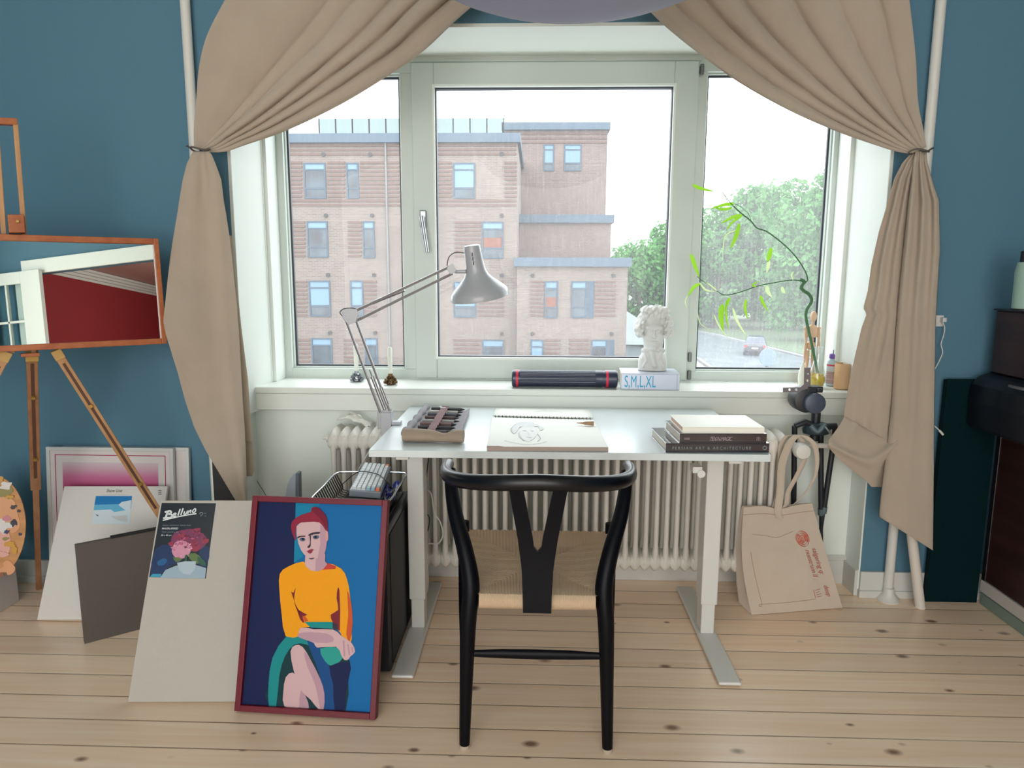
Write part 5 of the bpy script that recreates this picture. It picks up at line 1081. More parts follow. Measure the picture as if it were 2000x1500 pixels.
a_, c_ = mline(-12, 238, bk), mline(34, 240, bk); b = MB(); b.hexa([p + Vector((0, 0, z)) + mn * d for z in (-.008, .012) for p, d in ((a_, .011), (c_, .011), (c_, -.011), (a_, -.011))]); b.build('top_crosspiece', ORW, es, bevel=.002)
q0, q1 = onp(14, 420, MP(0, 0, .006), mn), onp(46, 420, MP(0, 0, .006), mn); hb = .058
b = MB(); b.hexa([p + mu * z + mn * d for z in (-hb * .95, 0) for p, d in ((q0, .014), (q1, .014), (q1, -.050), (q0, -.050))]); cb_ = b.build('top_clamp', ORW, es, bevel=.002)
b = MB(); p_ = onp(34, 433, MP(0, 0, .018), mn); b.tube([p_, p_ + mn * .010], .004, 10); b.build('screw', BRASS, cb_)
tl, tr_ = onp(40, 689, MP(0, 0, .0), mn), onp(77, 687, MP(0, 0, .0), mn)
b = MB(); b.hexa([p + mu * z + mn * d for z in (-.014, -.003) for p, d in ((tl, .010), (tr_, .010), (tr_, -.055), (tl, -.055))]); b.build('canvas_ledge', ORW, es, bevel=.002)
def eleg(top, foot, split, w, mats_, nm='leg'):
    top, foot = Vector(top), Vector(foot); m_ = top.lerp(foot, split); l = bar(top, m_, w, .020, nm, mats_)
    d = (m_ - top); s = Vector((1, .75, 0)); s = (s - d.normalized() * s.dot(d.normalized())).normalized(); qv = d.normalized().cross(s).normalized()
    if qv.y > 0: qv = -qv
    b = MB(); b.hexa([p + s * (sx * w * .16) + qv * dd for p in (top.lerp(m_, .05), top.lerp(m_, .9)) for sx, dd in ((-1, .0106), (1, .0106), (1, .008), (-1, .008))]); b.build('groove', M('groove_brown', (84, 54, 38), .6), l)
    bar(top.lerp(foot, split - .02), foot, w * .62, .014, 'extension', mats_, l)
    MB().lathe([(.009, 0), (.010, .012)], foot + Vector((0, 0, -.0)), 10).build('rubber_foot', BLACKP, l)
    for k in (.28, .74):
        p_ = top.lerp(m_, k); MB().tube([p_ + qv * .010, p_ + qv * .020], .006, 10).build('wing_nut', BRASS, l, smooth=True)
    MB().hexa([p + s * (sx * w * .55) + qv * dd for p in (top - d.normalized() * .012, top + d.normalized() * .02) for sx, dd in ((-1, .013), (1, .013), (1, -.013), (-1, -.013))]).build('metal_clip', M('yellowed_clip', (186, 150, 84), .5), l, bevel=.001)
eleg(onp(112, 690, MP(0, 0, -.03), mn), (-1.262, 2.585, .001), .66, .027, EW)
eleg(onp(62, 692, MP(0, 0, -.05), mn), (-1.975, 2.615, .001), .52, .032, EWD)
eleg(onp(10, 694, MP(0, 0, -.03), mn), (-2.05, 1.78, .001), .66, .030, EW)

# ---- computer tower with a wire tray, keyboard and cables
PCX0, PCX1, PCY0, PCY1, PCZ = -.675, -.445, 2.055, 2.455, .478
t = thing('computer_tower', 'black computer tower standing behind the framed portrait', 'computer', (-.56, 2.25, 0))
b = MB(); b.box((PCX0, PCY0, .012), (PCX1, PCY1, PCZ)); b.build('case', M('black_case', (34, 36, 42), .35), t, bevel=.006)
MB().box((PCX1 - .001, PCY0 + .02, .03), (PCX1 + .003, PCY1 - .015, PCZ - .02)).build('side_panel', M('dark_glass_panel', (26, 28, 33), .5, spec=.2), t, bevel=.002)
for x in (PCX0 + .03, PCX1 - .03):
    for y in (PCY0 + .05, PCY1 - .05): MB().box((x - .015, y - .02, 0), (x + .015, y + .02, .014)).build('foot', BLACKP, t)
b = MB(); b.box((PCX0 + .02, PCY0 + .02, PCZ), (PCX1 - .02, PCY1 - .03, PCZ + .006)); b.build('top_grille', BLACKP, t, bevel=.001)
t = thing('wire_tray', 'black and chrome wire letter tray lying on the computer tower', 'tray', (-.56, 2.25, PCZ + .007))
b = MB(); zt = PCZ + .010; zr = PCZ + .072; TX0, TX1, TY0, TY1 = -.70, -.452, 2.10, 2.425
rimw = [(TX0, TY0, zr), (TX1, TY0, zr), (TX1 + .004, TY1, zr + .004), (TX0, TY1, zr + .004)]
rim = []
for i in range(4):
    p, q = Vector(rimw[i]), Vector(rimw[(i + 1) % 4]); d = (q - p).normalized() * .03; rim += [p + d, p.lerp(q, .5), q - d]
b.tube(smooth_closed(rim, 5), .0032, 8, closed=True); b.build('rim_wire', M('chrome_wire', (206, 210, 216), .2, .9), t, smooth=True)
b = MB()
for k in range(16):
    y = TY0 + .012 + (TY1 - TY0 - .024) * k / 15; b.tube(smooth_path([(TX0, y, zr), (TX0 + .02, y, zt + .02), (TX0 + .04, y, zt), (TX1 - .04, y, zt), (TX1 - .02, y, zt + .02), (TX1, y, zr)], 4), .0022, 6)
for x in (TX0 + .05, TX1 - .05): b.tube([(x, TY0, zt + .004), (x, TY1, zt + .004)], .0022, 6)
b.build('mesh_wire', M('dark_wire', (70, 66, 64)), t, smooth=True)
b = MB(); R = np.random.RandomState(4); t = thing('cable_bundle', 'tangled black and blue cables lying in the wire tray', 'cables', (-.50, 2.28, zt + .003))
for k, c in enumerate(('black', 'blue', 'black', 'blue', 'grey')):
    p = [(-.53 + .06 * R.rand(), 2.14 + .22 * R.rand(), zt + .012 + .03 * R.rand()) for _ in range(9)]
    MB().tube(smooth_path(p, 6), .0042, 7).build('cable', M('cable_' + c, {'black': (26, 28, 34), 'blue': (60, 66, 150), 'grey': (110, 116, 126)}[c], .45), t, smooth=True)
b = MB(); P_ = []
for i in range(7):
    P_.append([Vector((-.53 + .065 * i / 6, 2.24 + .14 * j / 6, zt + .034 + .012 * math.sin(i * 1.7 + j) + .008 * math.cos(j * 2.1))) for j in range(7)])
b.grid(P_); b.build('blue_bag', M('blue_film', (58, 66, 158), .25), t, smooth=True, solid=.001, angle=180)
# keyboard tilted in the tray
t = thing('keyboard', 'white mechanical keyboard with orange accent keys resting on the wire tray', 'keyboard', (-.585, 2.26, zr))
k_far = at(735, 921, 2.45); k_near = at(712, 972, 2.165); ky = (k_far - k_near).normalized(); kx = Vector((1, .10, -.10)); kx = (kx - ky * kx.dot(ky)).normalized(); kz = kx.cross(ky)
if kz.z < 0: kz = -kz
def KP(x, y, z): return k_near + kx * (x - .058) * .86 + ky * y + kz * z
def kb(x0, x1, y0, y1, z0, z1, ins=0): return [KP(x, y, z0) for x, y in ((x0, y0), (x1, y0), (x1, y1), (x0, y1))] + [KP(x, y, z1) for x, y in ((x0 + ins, y0 + ins), (x1 - ins, y0 + ins), (x1 - ins, y1 - ins), (x0 + ins, y1 - ins))]
MB().hexa(kb(0, .116, 0, .294, 0, .022)).build('case', M('keyboard_case', (150, 160, 172), .4), t, bevel=.003)
KW = M('key_white', (222, 228, 230), .45); KO = M('key_orange', (236, 116, 52), .45); KG = M('key_blue_grey', (150, 186, 204), .45)
for r in range(6):
    y = .006; cnt = 0
    while y < .281:
        wd = .0195 if not (r >= 4 and .09 < y < .2 and r == 5) else .10
        wd = min(wd, .288 - y); mat = KW
        x = .008 + r * .0172
        if r == 5 and y > .262: mat = KO
        if (r == 5 and y < .02): mat = KO
        if (r in (3, 4) and y < .02) or (r == 5 and .02 < y < .045): mat = KG
        MB().hexa(kb(x, x + .0162, y, y + wd - .0015, .022, .031, .002)).build('key', mat, t); y += wd + .0012
t_ = thing('keyboard_cable', 'thin dark cable draped across the keyboard', 'cable', KP(.05, .15, .034)); b = MB(); b.tube(smooth_path([KP(-.05, .10, .0), KP(0, .15, .0335), KP(.04, .165, .034), KP(.09, .14, .034), KP(.118, .10, .030), KP(.15, .08, .01), KP(.17, .03, .0)]), .0016, 6); b.build('cable', BLACKP, t_, smooth=True)
# grey fin and cord
t = thing('grey_plastic_shell', 'grey rounded plastic panel standing upright behind the framed portrait', 'panel', (-.90, 2.62, 0))
b = MB(); pts = [at(x, y, 2.60) for x, y in ((566, 940), (571, 929), (577, 924), (582, 926))]; q = [(at(557, 975, 2.60).x - .008, 0)]
prof_ = [Vector((-.965, 2.60, 0)), Vector((-.963, 2.60, .30)), at(557, 968, 2.60), at(560, 950, 2.60), at(566, 936, 2.60), at(573, 927, 2.60), at(578, 924, 2.60), at(578, 975, 2.60), Vector((-.900, 2.60, 0))]
b.prism(prof_, (0, .03, 0)); b.build('shell', M('grey_shell', (172, 182, 194), .35), t, bevel=.003)
MB().prism([at(578.5, 924, 2.598), at(583, 925, 2.598), at(584, 975, 2.598), Vector((-.885, 2.598, 0)), Vector((-.8995, 2.598, 0)), at(578.5, 975, 2.598)], (0, .034, 0)).build('edge_strip', M('shell_edge', (112, 122, 138), .4), t)
t = thing('thin_cord', 'thin grey cord running down the wall beside the left curtain', 'cord', at(505, 945, 2.79)); b = MB(); b.tube(smooth_path([at(487, 905, 2.795), at(492, 922, 2.795), at(506, 946, 2.79), at(524, 978, 2.78), Vector((-.98, 2.77, .05)), Vector((-.96, 2.74, .003))]), .0014, 6); b.build('cord', M('cord_grey', (90, 88, 88)), t, smooth=True)
# ================================================================== on the window sill
SZ = .80
# candlesticks: clusters of small metal nuts
NUT = M('nut_steel', (164, 168, 176), .3, .85); NUTB = M('nut_bronze', (134, 108, 78), .35, .8); WAX = M('candle_wax', (232, 236, 226), .4)
def candlestick(px, top, mat, lab, seed):
    p = atz(*px, SZ); R = np.random.RandomState(seed)
    t = thing('candlestick', lab, 'candlestick', p, 'nut candlesticks on the sill'); b = MB()
    for k in range(26):
        a = 2 * PI * k / 26 * 5 + R.rand() * .3; lay = k % 3; r = (.0225, .019, .011)[lay] + R.rand() * .003; z = (.0085, .019, .029)[lay] + R.rand() * .002
        c = p + Vector((r * math.cos(a), r * math.sin(a), z)); ax = Vector((math.cos(a), math.sin(a), R.randn() * .4)).normalized(); s1_ = ax.orthogonal().normalized(); s2 = ax.cross(s1_)
        ring = lambda rr, d: [c + s1_ * (rr * math.cos(q)) + s2 * (rr * math.sin(q)) + ax * d for q in [2 * PI * i / 6 for i in range(6)]]
        o1, i1, o0 = ring(.0062, .004), ring(.0034, .0042), ring(.0062, -.004)
        b.add(o1 + i1 + o0, [(i, (i + 1) % 6, 6 + (i + 1) % 6, 6 + i) for i in range(6)] + [(i, (i + 1) % 6, 12 + (i + 1) % 6, 12 + i) for i in range(6)] + [tuple(range(12, 18))])
    b.lathe([(.014, 0), (.018, .004), (.014, .02), (.009, .03)], p, 12); b.build('nut_cluster', mat, t)
    MB().lathe([(.0095, .026), (.0098, .044), (.0105, .046), (.0085, .046), (.0082, .036)], p, 16).build('holder_cup', mat, t, smooth=True)
    cd = thing('candle', 'white candle standing in the ' + lab.split(' candlestick')[0].split(' ', 1)[1] + ' candlestick', 'candle', p + Vector((0, 0, .037)), 'white candles on the sill')
    zt_ = at(*top, p.y).z - p.z
    MB().lathe([(.0075, .037), (.0088, .05), (.0092, zt_ * .6), (.009, zt_ - .004), (.006, zt_)], p, 18).build('wax', WAX, cd, smooth=True)
    MB().tube([p + Vector((0, 0, zt_ - .001)), p + Vector((.001, 0, zt_ + .006))], .0007, 6).build('wick', M('wick', (120, 116, 108), .9), cd)
candlestick((697, 745), (695, 672), NUT, 'a silver nut candlestick on the sill, behind the lamp arm', 1)
candlestick((763, 751), (763, 678), NUTB, 'a bronze nut candlestick on the sill, right of the lamp arm', 2)
# drawing tube
c0, c1 = at(1000, 741, 2.835), at(1205, 742, 2.835); r = .0345; zc_ = SZ + r + .001
t = thing('drawing_tube', 'dark blue telescopic drawing tube with red rings on the sill', 'tube', (c0.x, 2.835, zc_))
rotx = Matrix(((0, 0, 1), (0, 1, 0), (-1, 0, 0)))
NAVY = M('navy_ribbed_plastic', (44, 50, 72), .35, coat=.2)
b = MB(); L_ = c1.x - c0.x; vs = []; xs_ = np.linspace(.02, L_ * .80, 3); N = 72
for x in xs_:
    for k in range(N): a = 2 * PI * k / N; rr = r * .95 * (1 + (.022 if k % 3 else -.01)); vs.append((c0.x + x, 2.835 + rr * math.cos(a), zc_ + rr * math.sin(a)))
b.add(vs, [(i * N + k, i * N + (k + 1) % N, i * N + N + (k + 1) % N, i * N + N + k) for i in range(2) for k in range(N)]); b.build('ribbed_barrel', NAVY, t)
for nm, prof, mt in (('end_cap', [(r * .9, 0), (r, .004), (r, .017)], NAVY), ('end_cap', [(r * .98, .025), (r * .98, .032)], NAVY), ('red_ring', [(r * 1.0, .0165), (r * 1.015, .018), (r * 1.015, .0245), (r, .026)], M('tube_red', (214, 44, 76), .4)), ('red_ring', [(r * 1.0, L_ - .046), (r * 1.015, L_ - .044), (r * 1.015, L_ - .037), (r, L_ - .036)], M('tube_red', (214, 44, 76), .4)),
                    ('collar', [(r * .95, L_ * .79), (r * .985, L_ * .795), (r * .985, L_ * .86), (r * .95, L_ * .862), (r * .95, L_ - .05)], NAVY), ('end_cap', [(r, L_ - .05), (r, L_ - .046)], NAVY), ('end_cap', [(r, L_ - .036), (r, L_ - .004), (r * .9, L_)], NAVY)):
    MB().lathe(prof, (c0.x, 2.835, zc_), 40, 0, rotx.inverted() @ Matrix.Identity(3) if False else Matrix(((0, 0, 1), (1, 0, 0), (0, 1, 0)))).build(nm, mt, t, smooth=True)
# big silver book
p, q = atz(1213, 761, SZ), atz(1327, 763, SZ); e = (q - p).normalized(); nn = Vector((-e.y, e.x, 0)); wd = (q - p).length; bh = .066; dp = .165
t = thing('thick_book', 'thick silver book reading S,M,L,XL under the plaster bust', 'book', p)
def bq(x0, x1, y0, y1, z0, z1): return [p + e * x + nn * y + Vector((0, 0, z)) for z in (z0, z1) for x, y in ((x0, y0), (x1, y0), (x1, y1), (x0, y1))]
SIL = M('silver_cover', (196, 202, 216), .38, .25)
b = MB(); b.hexa(bq(0, wd, 0, dp, 0, .003)); b.hexa(bq(0, wd, 0, dp, bh - .003, bh)); b.hexa(bq(0, wd, 0, .003, .003, bh - .003)); b.build('cover', SIL, t, bevel=.001); MB().hexa(bq(.004, wd - .004, .003, dp - .004, .003, bh - .003)).build('pages', PGS, t)
b = MB(); text(b, 'S,M,L,XL', .0655, frame_of(p + e * .012 + Vector((0, 0, .0115)) - nn * .0008, e, (0, 0, 1)), 0, .50, 0, bold=0, spacing=1.05); b.build('spine_lettering', M('cyan_ink', (0, 160, 200), .4), t)
MB().hexa(bq(wd - .011, wd - .0095, -.0003, .001, .002, bh - .002)).build('spine_groove', M('silver_groove', (150, 156, 170), .5), t)
# plaster bust
bp_ = atz(1283, 731, SZ + bh); bp_ = Vector((bp_.x, p.y + .085, SZ + bh + .001))
def bust(X, Y, Z):
    f = s_ell(X, Y, Z, (0, .006, .170), (.047, .053, .068)); f = smin(f, s_ell(X, Y, Z, (-.001, -.012, .118), (.037, .036, .036)), .016)
    f = smin(f, s_ell(X, Y, Z, (-.001, -.042, .096), (.014, .011, .010)), .010)
    f = smin(f, s_ell(X, Y, Z, (0, -.042, .181), (.033, .009, .008)), .012)                # brow
    for s in (-1, 1):
        f = -smin(-f, s_ell(X, Y, Z, (s * .0175, -.0545, .1655), (.0125, .011, .008)), .005)  # eye sockets
        f = smin(f, s_ell(X, Y, Z, (s * .0175, -.0405, .1650), (.0095, .0075, .0060)), .003)
        f = smin(f, s_cap(X, Y, Z, (s * .008, -.0495, .1765), (s * .027, -.043, .1755), .0032), .005)
        f = smin(f, s_ell(X, Y, Z, (s * .026, -.034, .138), (.013, .011, .014)), .012)
    f = smin(f, s_cap(X, Y, Z, (0, -.049, .172), (-.0005, -.060, .146), .0045), .006); f = smin(f, s_ell(X, Y, Z, (-.0005, -.0585, .1425), (.0095, .0070, .0060)), .005)
    f = smin(f, s_ell(X, Y, Z, (-.0005, -.0475, .1225), (.0130, .0060, .0028)), .003); f = smin(f, s_ell(X, Y, Z, (-.0005, -.0465, .1150), (.0110, .0060, .0034)), .003)
    f = -smin(-f, s_cap(X, Y, Z, (-.012, -.0530, .1190), (.011, -.0530, .1190), .0011), .0015)
    w_ = .0030 * np.sin(150 * X + 60 * Z + 3 * np.sin(90 * Y)) * np.sin(120 * Z - 70 * X + 2) + .0018 * np.sin(230 * X - 160 * Z + 90 * Y)
    h = s_ell(X, Y, Z, (0, .022, .205), (.062, .056, .060)); h = smin(h, s_ell(X, Y, Z, (-.056, .010, .176), (.021, .034, .040)), .014); h = smin(h, s_ell(X, Y, Z, (.056, .010, .178), (.021, .034, .041)), .014)
    h = smin(h, s_ell(X, Y, Z, (-.014, -.014, .250), (.040, .030, .017)), .012); h = smin(h, s_ell(X, Y, Z, (.028, -.016, .246), (.030, .028, .018)), .010)
    for x_, z_ in ((-.040, .238), (-.020, .256), (.006, .262), (.028, .254), (.048, .234), (-.058, .208), (.060, .210), (-.066, .178), (.067, .182), (-.060, .152), (.061, .154)):
        h = smin(h, s_cap(X, Y, Z, (x_ * .72, -.034, z_ - .010), (x_ * 1.02, -.006, z_ + .006), .0068), .005)
    h = h + w_
    cut = s_ell(X, Y, Z, (-.001, -.062, .168), (.040, .036, .066)); h = -smin(-h, cut, .005)
    f = smin(f, h, .004)
    f = smin(f, s_cap(X, Y, Z, (0, .008, .05), (0, .006, .12), .036), .012)
    t1 = (np.sqrt((np.sqrt((X * .95) ** 2 + (Y - .002) ** 2) - .0365) ** 2 + (Z - .082 + .22 * (Y - .002)) ** 2) - .0085) + .0010 * np.sin(9 * np.arctan2(Y, X) + 80 * Z); f = smin(f, t1, .005)
    k_ = np.clip((Z - .040) / .055, 0, 1); hw = .0575 - .024 * k_ * k_ * (3 - 2 * k_); dw = .042 - .006 * k_
    body = (np.sqrt((np.abs(X) / hw) ** 2.6 + (np.abs(Y - .008) / dw) ** 2.6 + 1e-9) - 1) * .034; body = np.maximum(body, Z - .098); body = np.maximum(body, -Z)
    f = smin(f, body, .010)
    for s in (-1, 1):
        f = smin(f, s_cap(X, Y, Z, (s * .036, -.018, .092), (s * .026, -.034, .045), .0045), .005); f = smin(f, s_cap(X, Y, Z, (s * .026, -.034, .045), (s * .040, -.030, .016), .0040), .004)
        f = -smin(-f, s_cap(X, Y, Z, (s * .029, -.038, .080), (s * .012, -.043, .030), .0025), .003)
    f = smin(f, s_cap(X, Y, Z, (-.008, -.030, .074), (.005, -.034, .026), .010), .010)
    return np.maximum(f, -(Z - .0005))
V, F = surface_net(bust, (-.095, -.080, -.004), (.095, .090, .282), .0024)
yw_ = math.radians(-6); V = [(bp_.x + x * math.cos(yw_) - y * math.sin(yw_), bp_.y + x * math.sin(yw_) + y * math.cos(yw_), bp_.z + z * .975) for x, y, z in V]
o = MB().add(V, F).build('plaster_bust', M('plaster_white', (214, 214, 210), .7, bump=(260, .12)), None, smooth=True, origin=bp_, angle=180); tag(o, 'white plaster bust of a curly haired man on the silver book', 'bust')
# ---- vase and bamboo
vp = atz(1594, 758, SZ); vp = Vector((vp.x, 2.875, SZ)); VG = mat_glass('vase_glass', (.88, .93, .93), 0.10, 0, .10)
t = thing('glass_vase', 'small clear glass bottle vase with yellow water at the right of the sill', 'vase', vp)
vprof = [(.019, .002), (.028, .010), (.034, .030), (.034, .048), (.029, .070), (.020, .095), (.0155, .120), (.0150, .150), (.0175, .168)]
MB().lathe(vprof, vp, 28, cap=False).add([vp + Vector((.019 * math.cos(2 * PI * k / 28), .019 * math.sin(2 * PI * k / 28), .002)) for k in range(28)], [tuple(range(28))]).build('glass', VG, t, smooth=True)
R = np.random.RandomState(3); YEL = M('yellow_granules', (226, 196, 40), .35, vary=((204, 160, 40), 60.0)); b = MB(); b.lathe([(.015, .004), (.026, .011), (.0315, .030), (.0315, .044), (.026, .052), (.012, .056)], vp, 24)
for k in range(34): a = R.rand() * 2 * PI; rr = .026 * math.sqrt(R.rand()); b.ell(vp + Vector((rr * math.cos(a), rr * math.sin(a), .050 + .006 * R.rand())), (.005, .005, .004), 8)
b.build('yellow_granules', YEL, t, smooth=True)
VY = 2.872; STEM = M('bamboo_green', (62, 108, 68), .45); LF = mat_cloth('bamboo_leaf', (150, 204, 60), .45, 300); LFP = mat_cloth('bamboo_leaf_pale', (206, 222, 170), .5, 300)
t = thing('lucky_bamboo', 'curly bamboo stem with drooping pale green leaves in the glass vase', 'plant', vp + Vector((0, 0, .05)))
def vpath(P, dy=0.0): return smooth_path([at(x, y, VY + dy * i / max(1, len(P) - 1)) for i, (x, y) in enumerate(P)], 6)
q = vpath([(1597, 728), (1591, 700), (1585, 670), (1578, 640), (1574, 618), (1576, 604), (1583, 593), (1585, 584), (1580, 575), (1570, 568), (1565, 562), (1568, 555), (1571, 551), (1568, 548), (1562, 546)])
b = MB(); b.tube(q, [.0050 + .0016 * min(1, i / 50) + (.0009 if i % 9 == 0 else 0) for i in range(len(q))], 10); b.build('stem', STEM, t, smooth=True)
b = MB()
b.tube(vpath([(1571, 553), (1577, 547), (1574, 533), (1562, 512), (1545, 491), (1522, 470), (1497, 452), (1478, 445), (1466, 431), (1447, 416), (1432, 402), (1420, 388), (1411, 376)], -.05), [.0026] * 60 + [.0016] * 13, 8)
b.tube(vpath([(1418, 386), (1416, 372), (1416, 360)], 0), .0007, 6); b.tube(vpath([(1467, 432), (1462, 418), (1448, 405), (1436, 399)], -.02), .0010, 6)
b.tube(vpath([(1564, 548), (1545, 547), (1518, 551), (1482, 558), (1456, 567), (1436, 573), (1415, 576), (1400, 568), (1384, 556), (1370, 547), (1362, 540)], -.06), [.0022] * 40 + [.0014] * 21, 8)
b.build('branch', STEM, t, smooth=True)
def leaf_(pts, w, mat, dy):
    q = smooth_path([at(x, y, VY - .03 + dy) for x, y in pts], 6); m = len(q); L_, C_, R_ = [], [], []
    for i, p in enumerate(q):
        d = (q[min(i + 1, m - 1)] - q[max(i - 1, 0)]).normalized(); s = d.cross(Vector((.25 * math.sin(dy * 200), 1, .1))).normalized(); k = i / (m - 1); ww = w * (math.sin(PI * min(1, k ** .75 * .98 + .02))) ** .8 + .0003
        L_.append(p + s * ww + Vector((0, -.002, 0))); C_.append(p); R_.append(p - s * ww + Vector((0, -.002, 0)))
    MB().grid([L_, C_, R_]).build('leaf', mat, t, smooth=True)
for pts, w_, mt, dy in (([(1434, 398), (1414, 400), (1389, 408)], .0062, LF, -.01), ([(1430, 406), (1412, 409), (1398, 406)], .005, LF, -.015), ([(1450, 421), (1432, 424), (1407, 437)], .0065, LF, 0), ([(1448, 423), (1430, 434), (1419, 450)], .004, LF, .01), ([(1444, 436), (1437, 462), (1426, 486)], .0078, LF, -.02), ([(1440, 450), (1416, 462), (1411, 510)], .0022, LFP, .01), ([(1352, 361), (1368, 368), (1394, 374)], .006, LF, -.03),
        ([(1506, 484), (1502, 500), (1499, 512)], .0085, LF, .005), ([(1502, 508), (1500, 520), (1497, 534)], .006, LFP, .006), ([(1349, 496), (1356, 516), (1366, 542)], .0075, LF, -.02), ([(1367, 554), (1354, 562), (1343, 579)], .0072, LF, -.01), ([(1343, 578), (1338, 588), (1342, 603)], .002, LFP, -.01), ([(1411, 594), (1408, 616), (1412, 647)], .0100, LF, -.02),
        ([(1423, 582), (1417, 604), (1423, 646)], .0048, LF, -.005), ([(1426, 580), (1420, 594), (1416, 602)], .005, LF, .01), ([(1457, 584), (1455, 602), (1460, 624)], .0055, LF, .0), ([(1431, 602), (1440, 628), (1457, 656)], .0048, LFP, .005), ([(1485, 577), (1489, 590), (1500, 608)], .0060, LF, -.005), ([(1498, 558), (1499, 568), (1507, 581)], .0075, LFP, .004), ([(1527, 560), (1529, 568), (1534, 573)], .006, LFP, .01),
        ([(1394, 614), (1406, 640), (1424, 663)], .0024, LFP, .01), ([(1362, 608), (1368, 632), (1392, 648)], .0014, LFP, 0), ([(1476, 560), (1470, 556), (1482, 549)], .004, LF, -.01), ([(1400, 568), (1385, 556), (1372, 550)], .003, LFP, -.02), ([(1366, 552), (1378, 566), (1398, 570)], .0035, LFP, -.015), ([(1550, 530), (1546, 538), (1549, 548)], .003, LFP, .01)): leaf_(pts, w_, mt, dy)
# ---- mannequin
my = 2.965; mp_ = at(1586, 735, my); mz = SZ; MW_ = mat_wood('mannequin_wood', (216, 180, 150), (200, 164, 134), 2, .45)
t = thing('artist_mannequin', 'jointed wooden artist mannequin standing behind the glass vase', 'mannequin', (mp_.x, my, mz))
cm = at(1585, 650, my).x; zz = lambda y: at(1585, y, my).z
def part(nm, c, r): MB().ell(c, r, 18).build(nm, MW_, t, smooth=True)
part('head', (cm + .004, my, zz(618)), (.0125, .0145, .0225)); MB().cyl((cm + .003, my, zz(634)), (cm + .003, my, zz(627)), .005, 12).build('neck', MW_, t, smooth=True)
b = MB(); b.lathe([(.004, 0), (.020, .004), (.0225, .018), (.0215, .036), (.015, .050), (.006, .055)], (cm + .002, my, zz(660)), 20, 0, Matrix.Diagonal((1.05, .7, 1))); b.build('chest', MW_, t, smooth=True); part('waist', (cm + .001, my, zz(664)), (.010, .009, .010))
b = MB(); b.lathe([(.006, 0), (.016, .006), (.020, .018), (.015, .030), (.006, .034)], (cm, my, zz(683)), 20, 0, Matrix.Diagonal((1.05, .75, 1))); b.build('pelvis', MW_, t, smooth=True)
for s, hx, hy in ((-1, 1571, 700), (1, 1597, 694)):
    sh = Vector((cm + .002 + s * .027, my, zz(641))); part('shoulder_ball', sh, (.0075, .0075, .0075)); el_ = at((1574 if s < 0 else 1599), 668, my - .004); hn = at(hx, hy, my - .012)
    b = MB(); b.tube([sh, sh.lerp(el_, .5), el_], [.0055, .0065, .0045], 10); b.build('upper_arm', MW_, t, smooth=True); b = MB(); b.tube([el_, el_.lerp(hn, .4), hn], [.005, .0058, .0036], 10); b.build('forearm', MW_, t, smooth=True); part('hand', hn + Vector((0, -.002, -.009)), (.0035, .005, .011))
    hp = Vector((cm + s * .011, my, zz(684))); kn = Vector((cm + s * .013, my - .004, mz + .068)); ft = Vector((cm + s * .014, my + .002, mz + .020))
    b = MB(); b.tube([hp, hp.lerp(kn, .45), kn], [.0075, .009, .006], 12); b.build('thigh', MW_, t, smooth=True); b = MB(); b.tube([kn, kn.lerp(ft, .4), ft], [.006, .007, .0045], 12); b.build('shin', MW_, t, smooth=True); part('foot', ft + Vector((0, -.007, -.005)), (.006, .014, .005))
b = MB(); b.lathe([(.038, .001), (.040, .004), (.040, .011), (.037, .0135)], (cm, my + .004, mz), 32); b.build('base', MW_, t, smooth=True); b = MB(); b.tube([(cm, my + .026, mz + .012), (cm, my + .026, zz(690)), (cm, my + .012, zz(680))], .0018, 8); b.build('support_rod', METAL, t)
# white bag beside
b = MB(); c = Vector((at(1569, 730, 2.945).x - .012, 2.925, SZ)); b.lathe([(.012, .001), (.016, .03), (.015, .055), (.007, .085), (.004, .10)], c, 14, 0, Matrix.Diagonal((1, .9, 1))); tag(b.build('white_pouch', M('pouch_white', (228, 228, 220), .6), None, smooth=True, origin=c), 'small white pouch on the sill at the feet of the mannequin', 'pouch')
# ---- bottle and cup
bo = atz(1622, 752, SZ); bo = Vector((bo.x - .004, 2.935, SZ)); t = thing('glue_bottle', 'small pale bottle with a purple cap and printed label on the sill', 'bottle', bo)
MB().lathe([(.020, .001), (.0235, .003), (.024, .010), (.024, .092), (.021, .104), (.013, .113), (.013, .117)], bo, 28).build('body', M('bottle_pale', (176, 196, 204), .35), t, smooth=True)
MB().lathe([(.0243, .012), (.0244, .013), (.0244, .060), (.0243, .061)], bo, 28, cap=False).build('brown_label', M('label_brown', (146, 112, 110), .5, vary=((190, 170, 172), 1.0, (3, 3, 120))), t, smooth=True)
MB().lathe([(.0243, .061), (.0245, .062), (.0245, .083), (.0243, .084)], bo, 28, cap=False).build('pale_label', M('label_pale', (206, 210, 216), .5, vary=((160, 170, 180), 1.0, (3, 3, 160))), t, smooth=True)
MB().lathe([(.0244, .084), (.0246, .0845), (.0246, .0895), (.0244, .09)], bo, 28, cap=False).build('red_stripe', M('stripe_red', (206, 50, 80), .5), t, smooth=True)
MB().lathe([(.0165, .114), (.0175, .116), (.017, .130), (.0155, .132)], bo, 24).build('purple_cap', M('cap_purple', (116, 78, 172), .4), t, smooth=True)
MB().lathe([(.0045, .131), (.004, .146), (.0025, .150)], bo, 12).build('nozzle', M('nozzle_dark', (66, 66, 82), .5), t, smooth=True)
b = MB(); b.tube(smooth_path([bo + Vector(v) for v in ((.015, 0, .120), (.026, 0, .122), (.029, 0, .132), (.022, 0, .143), (.006, 0, .147))]), .0012, 6); b.build('cap_loop', M('clear_white', (226, 228, 226)), t, smooth=True)
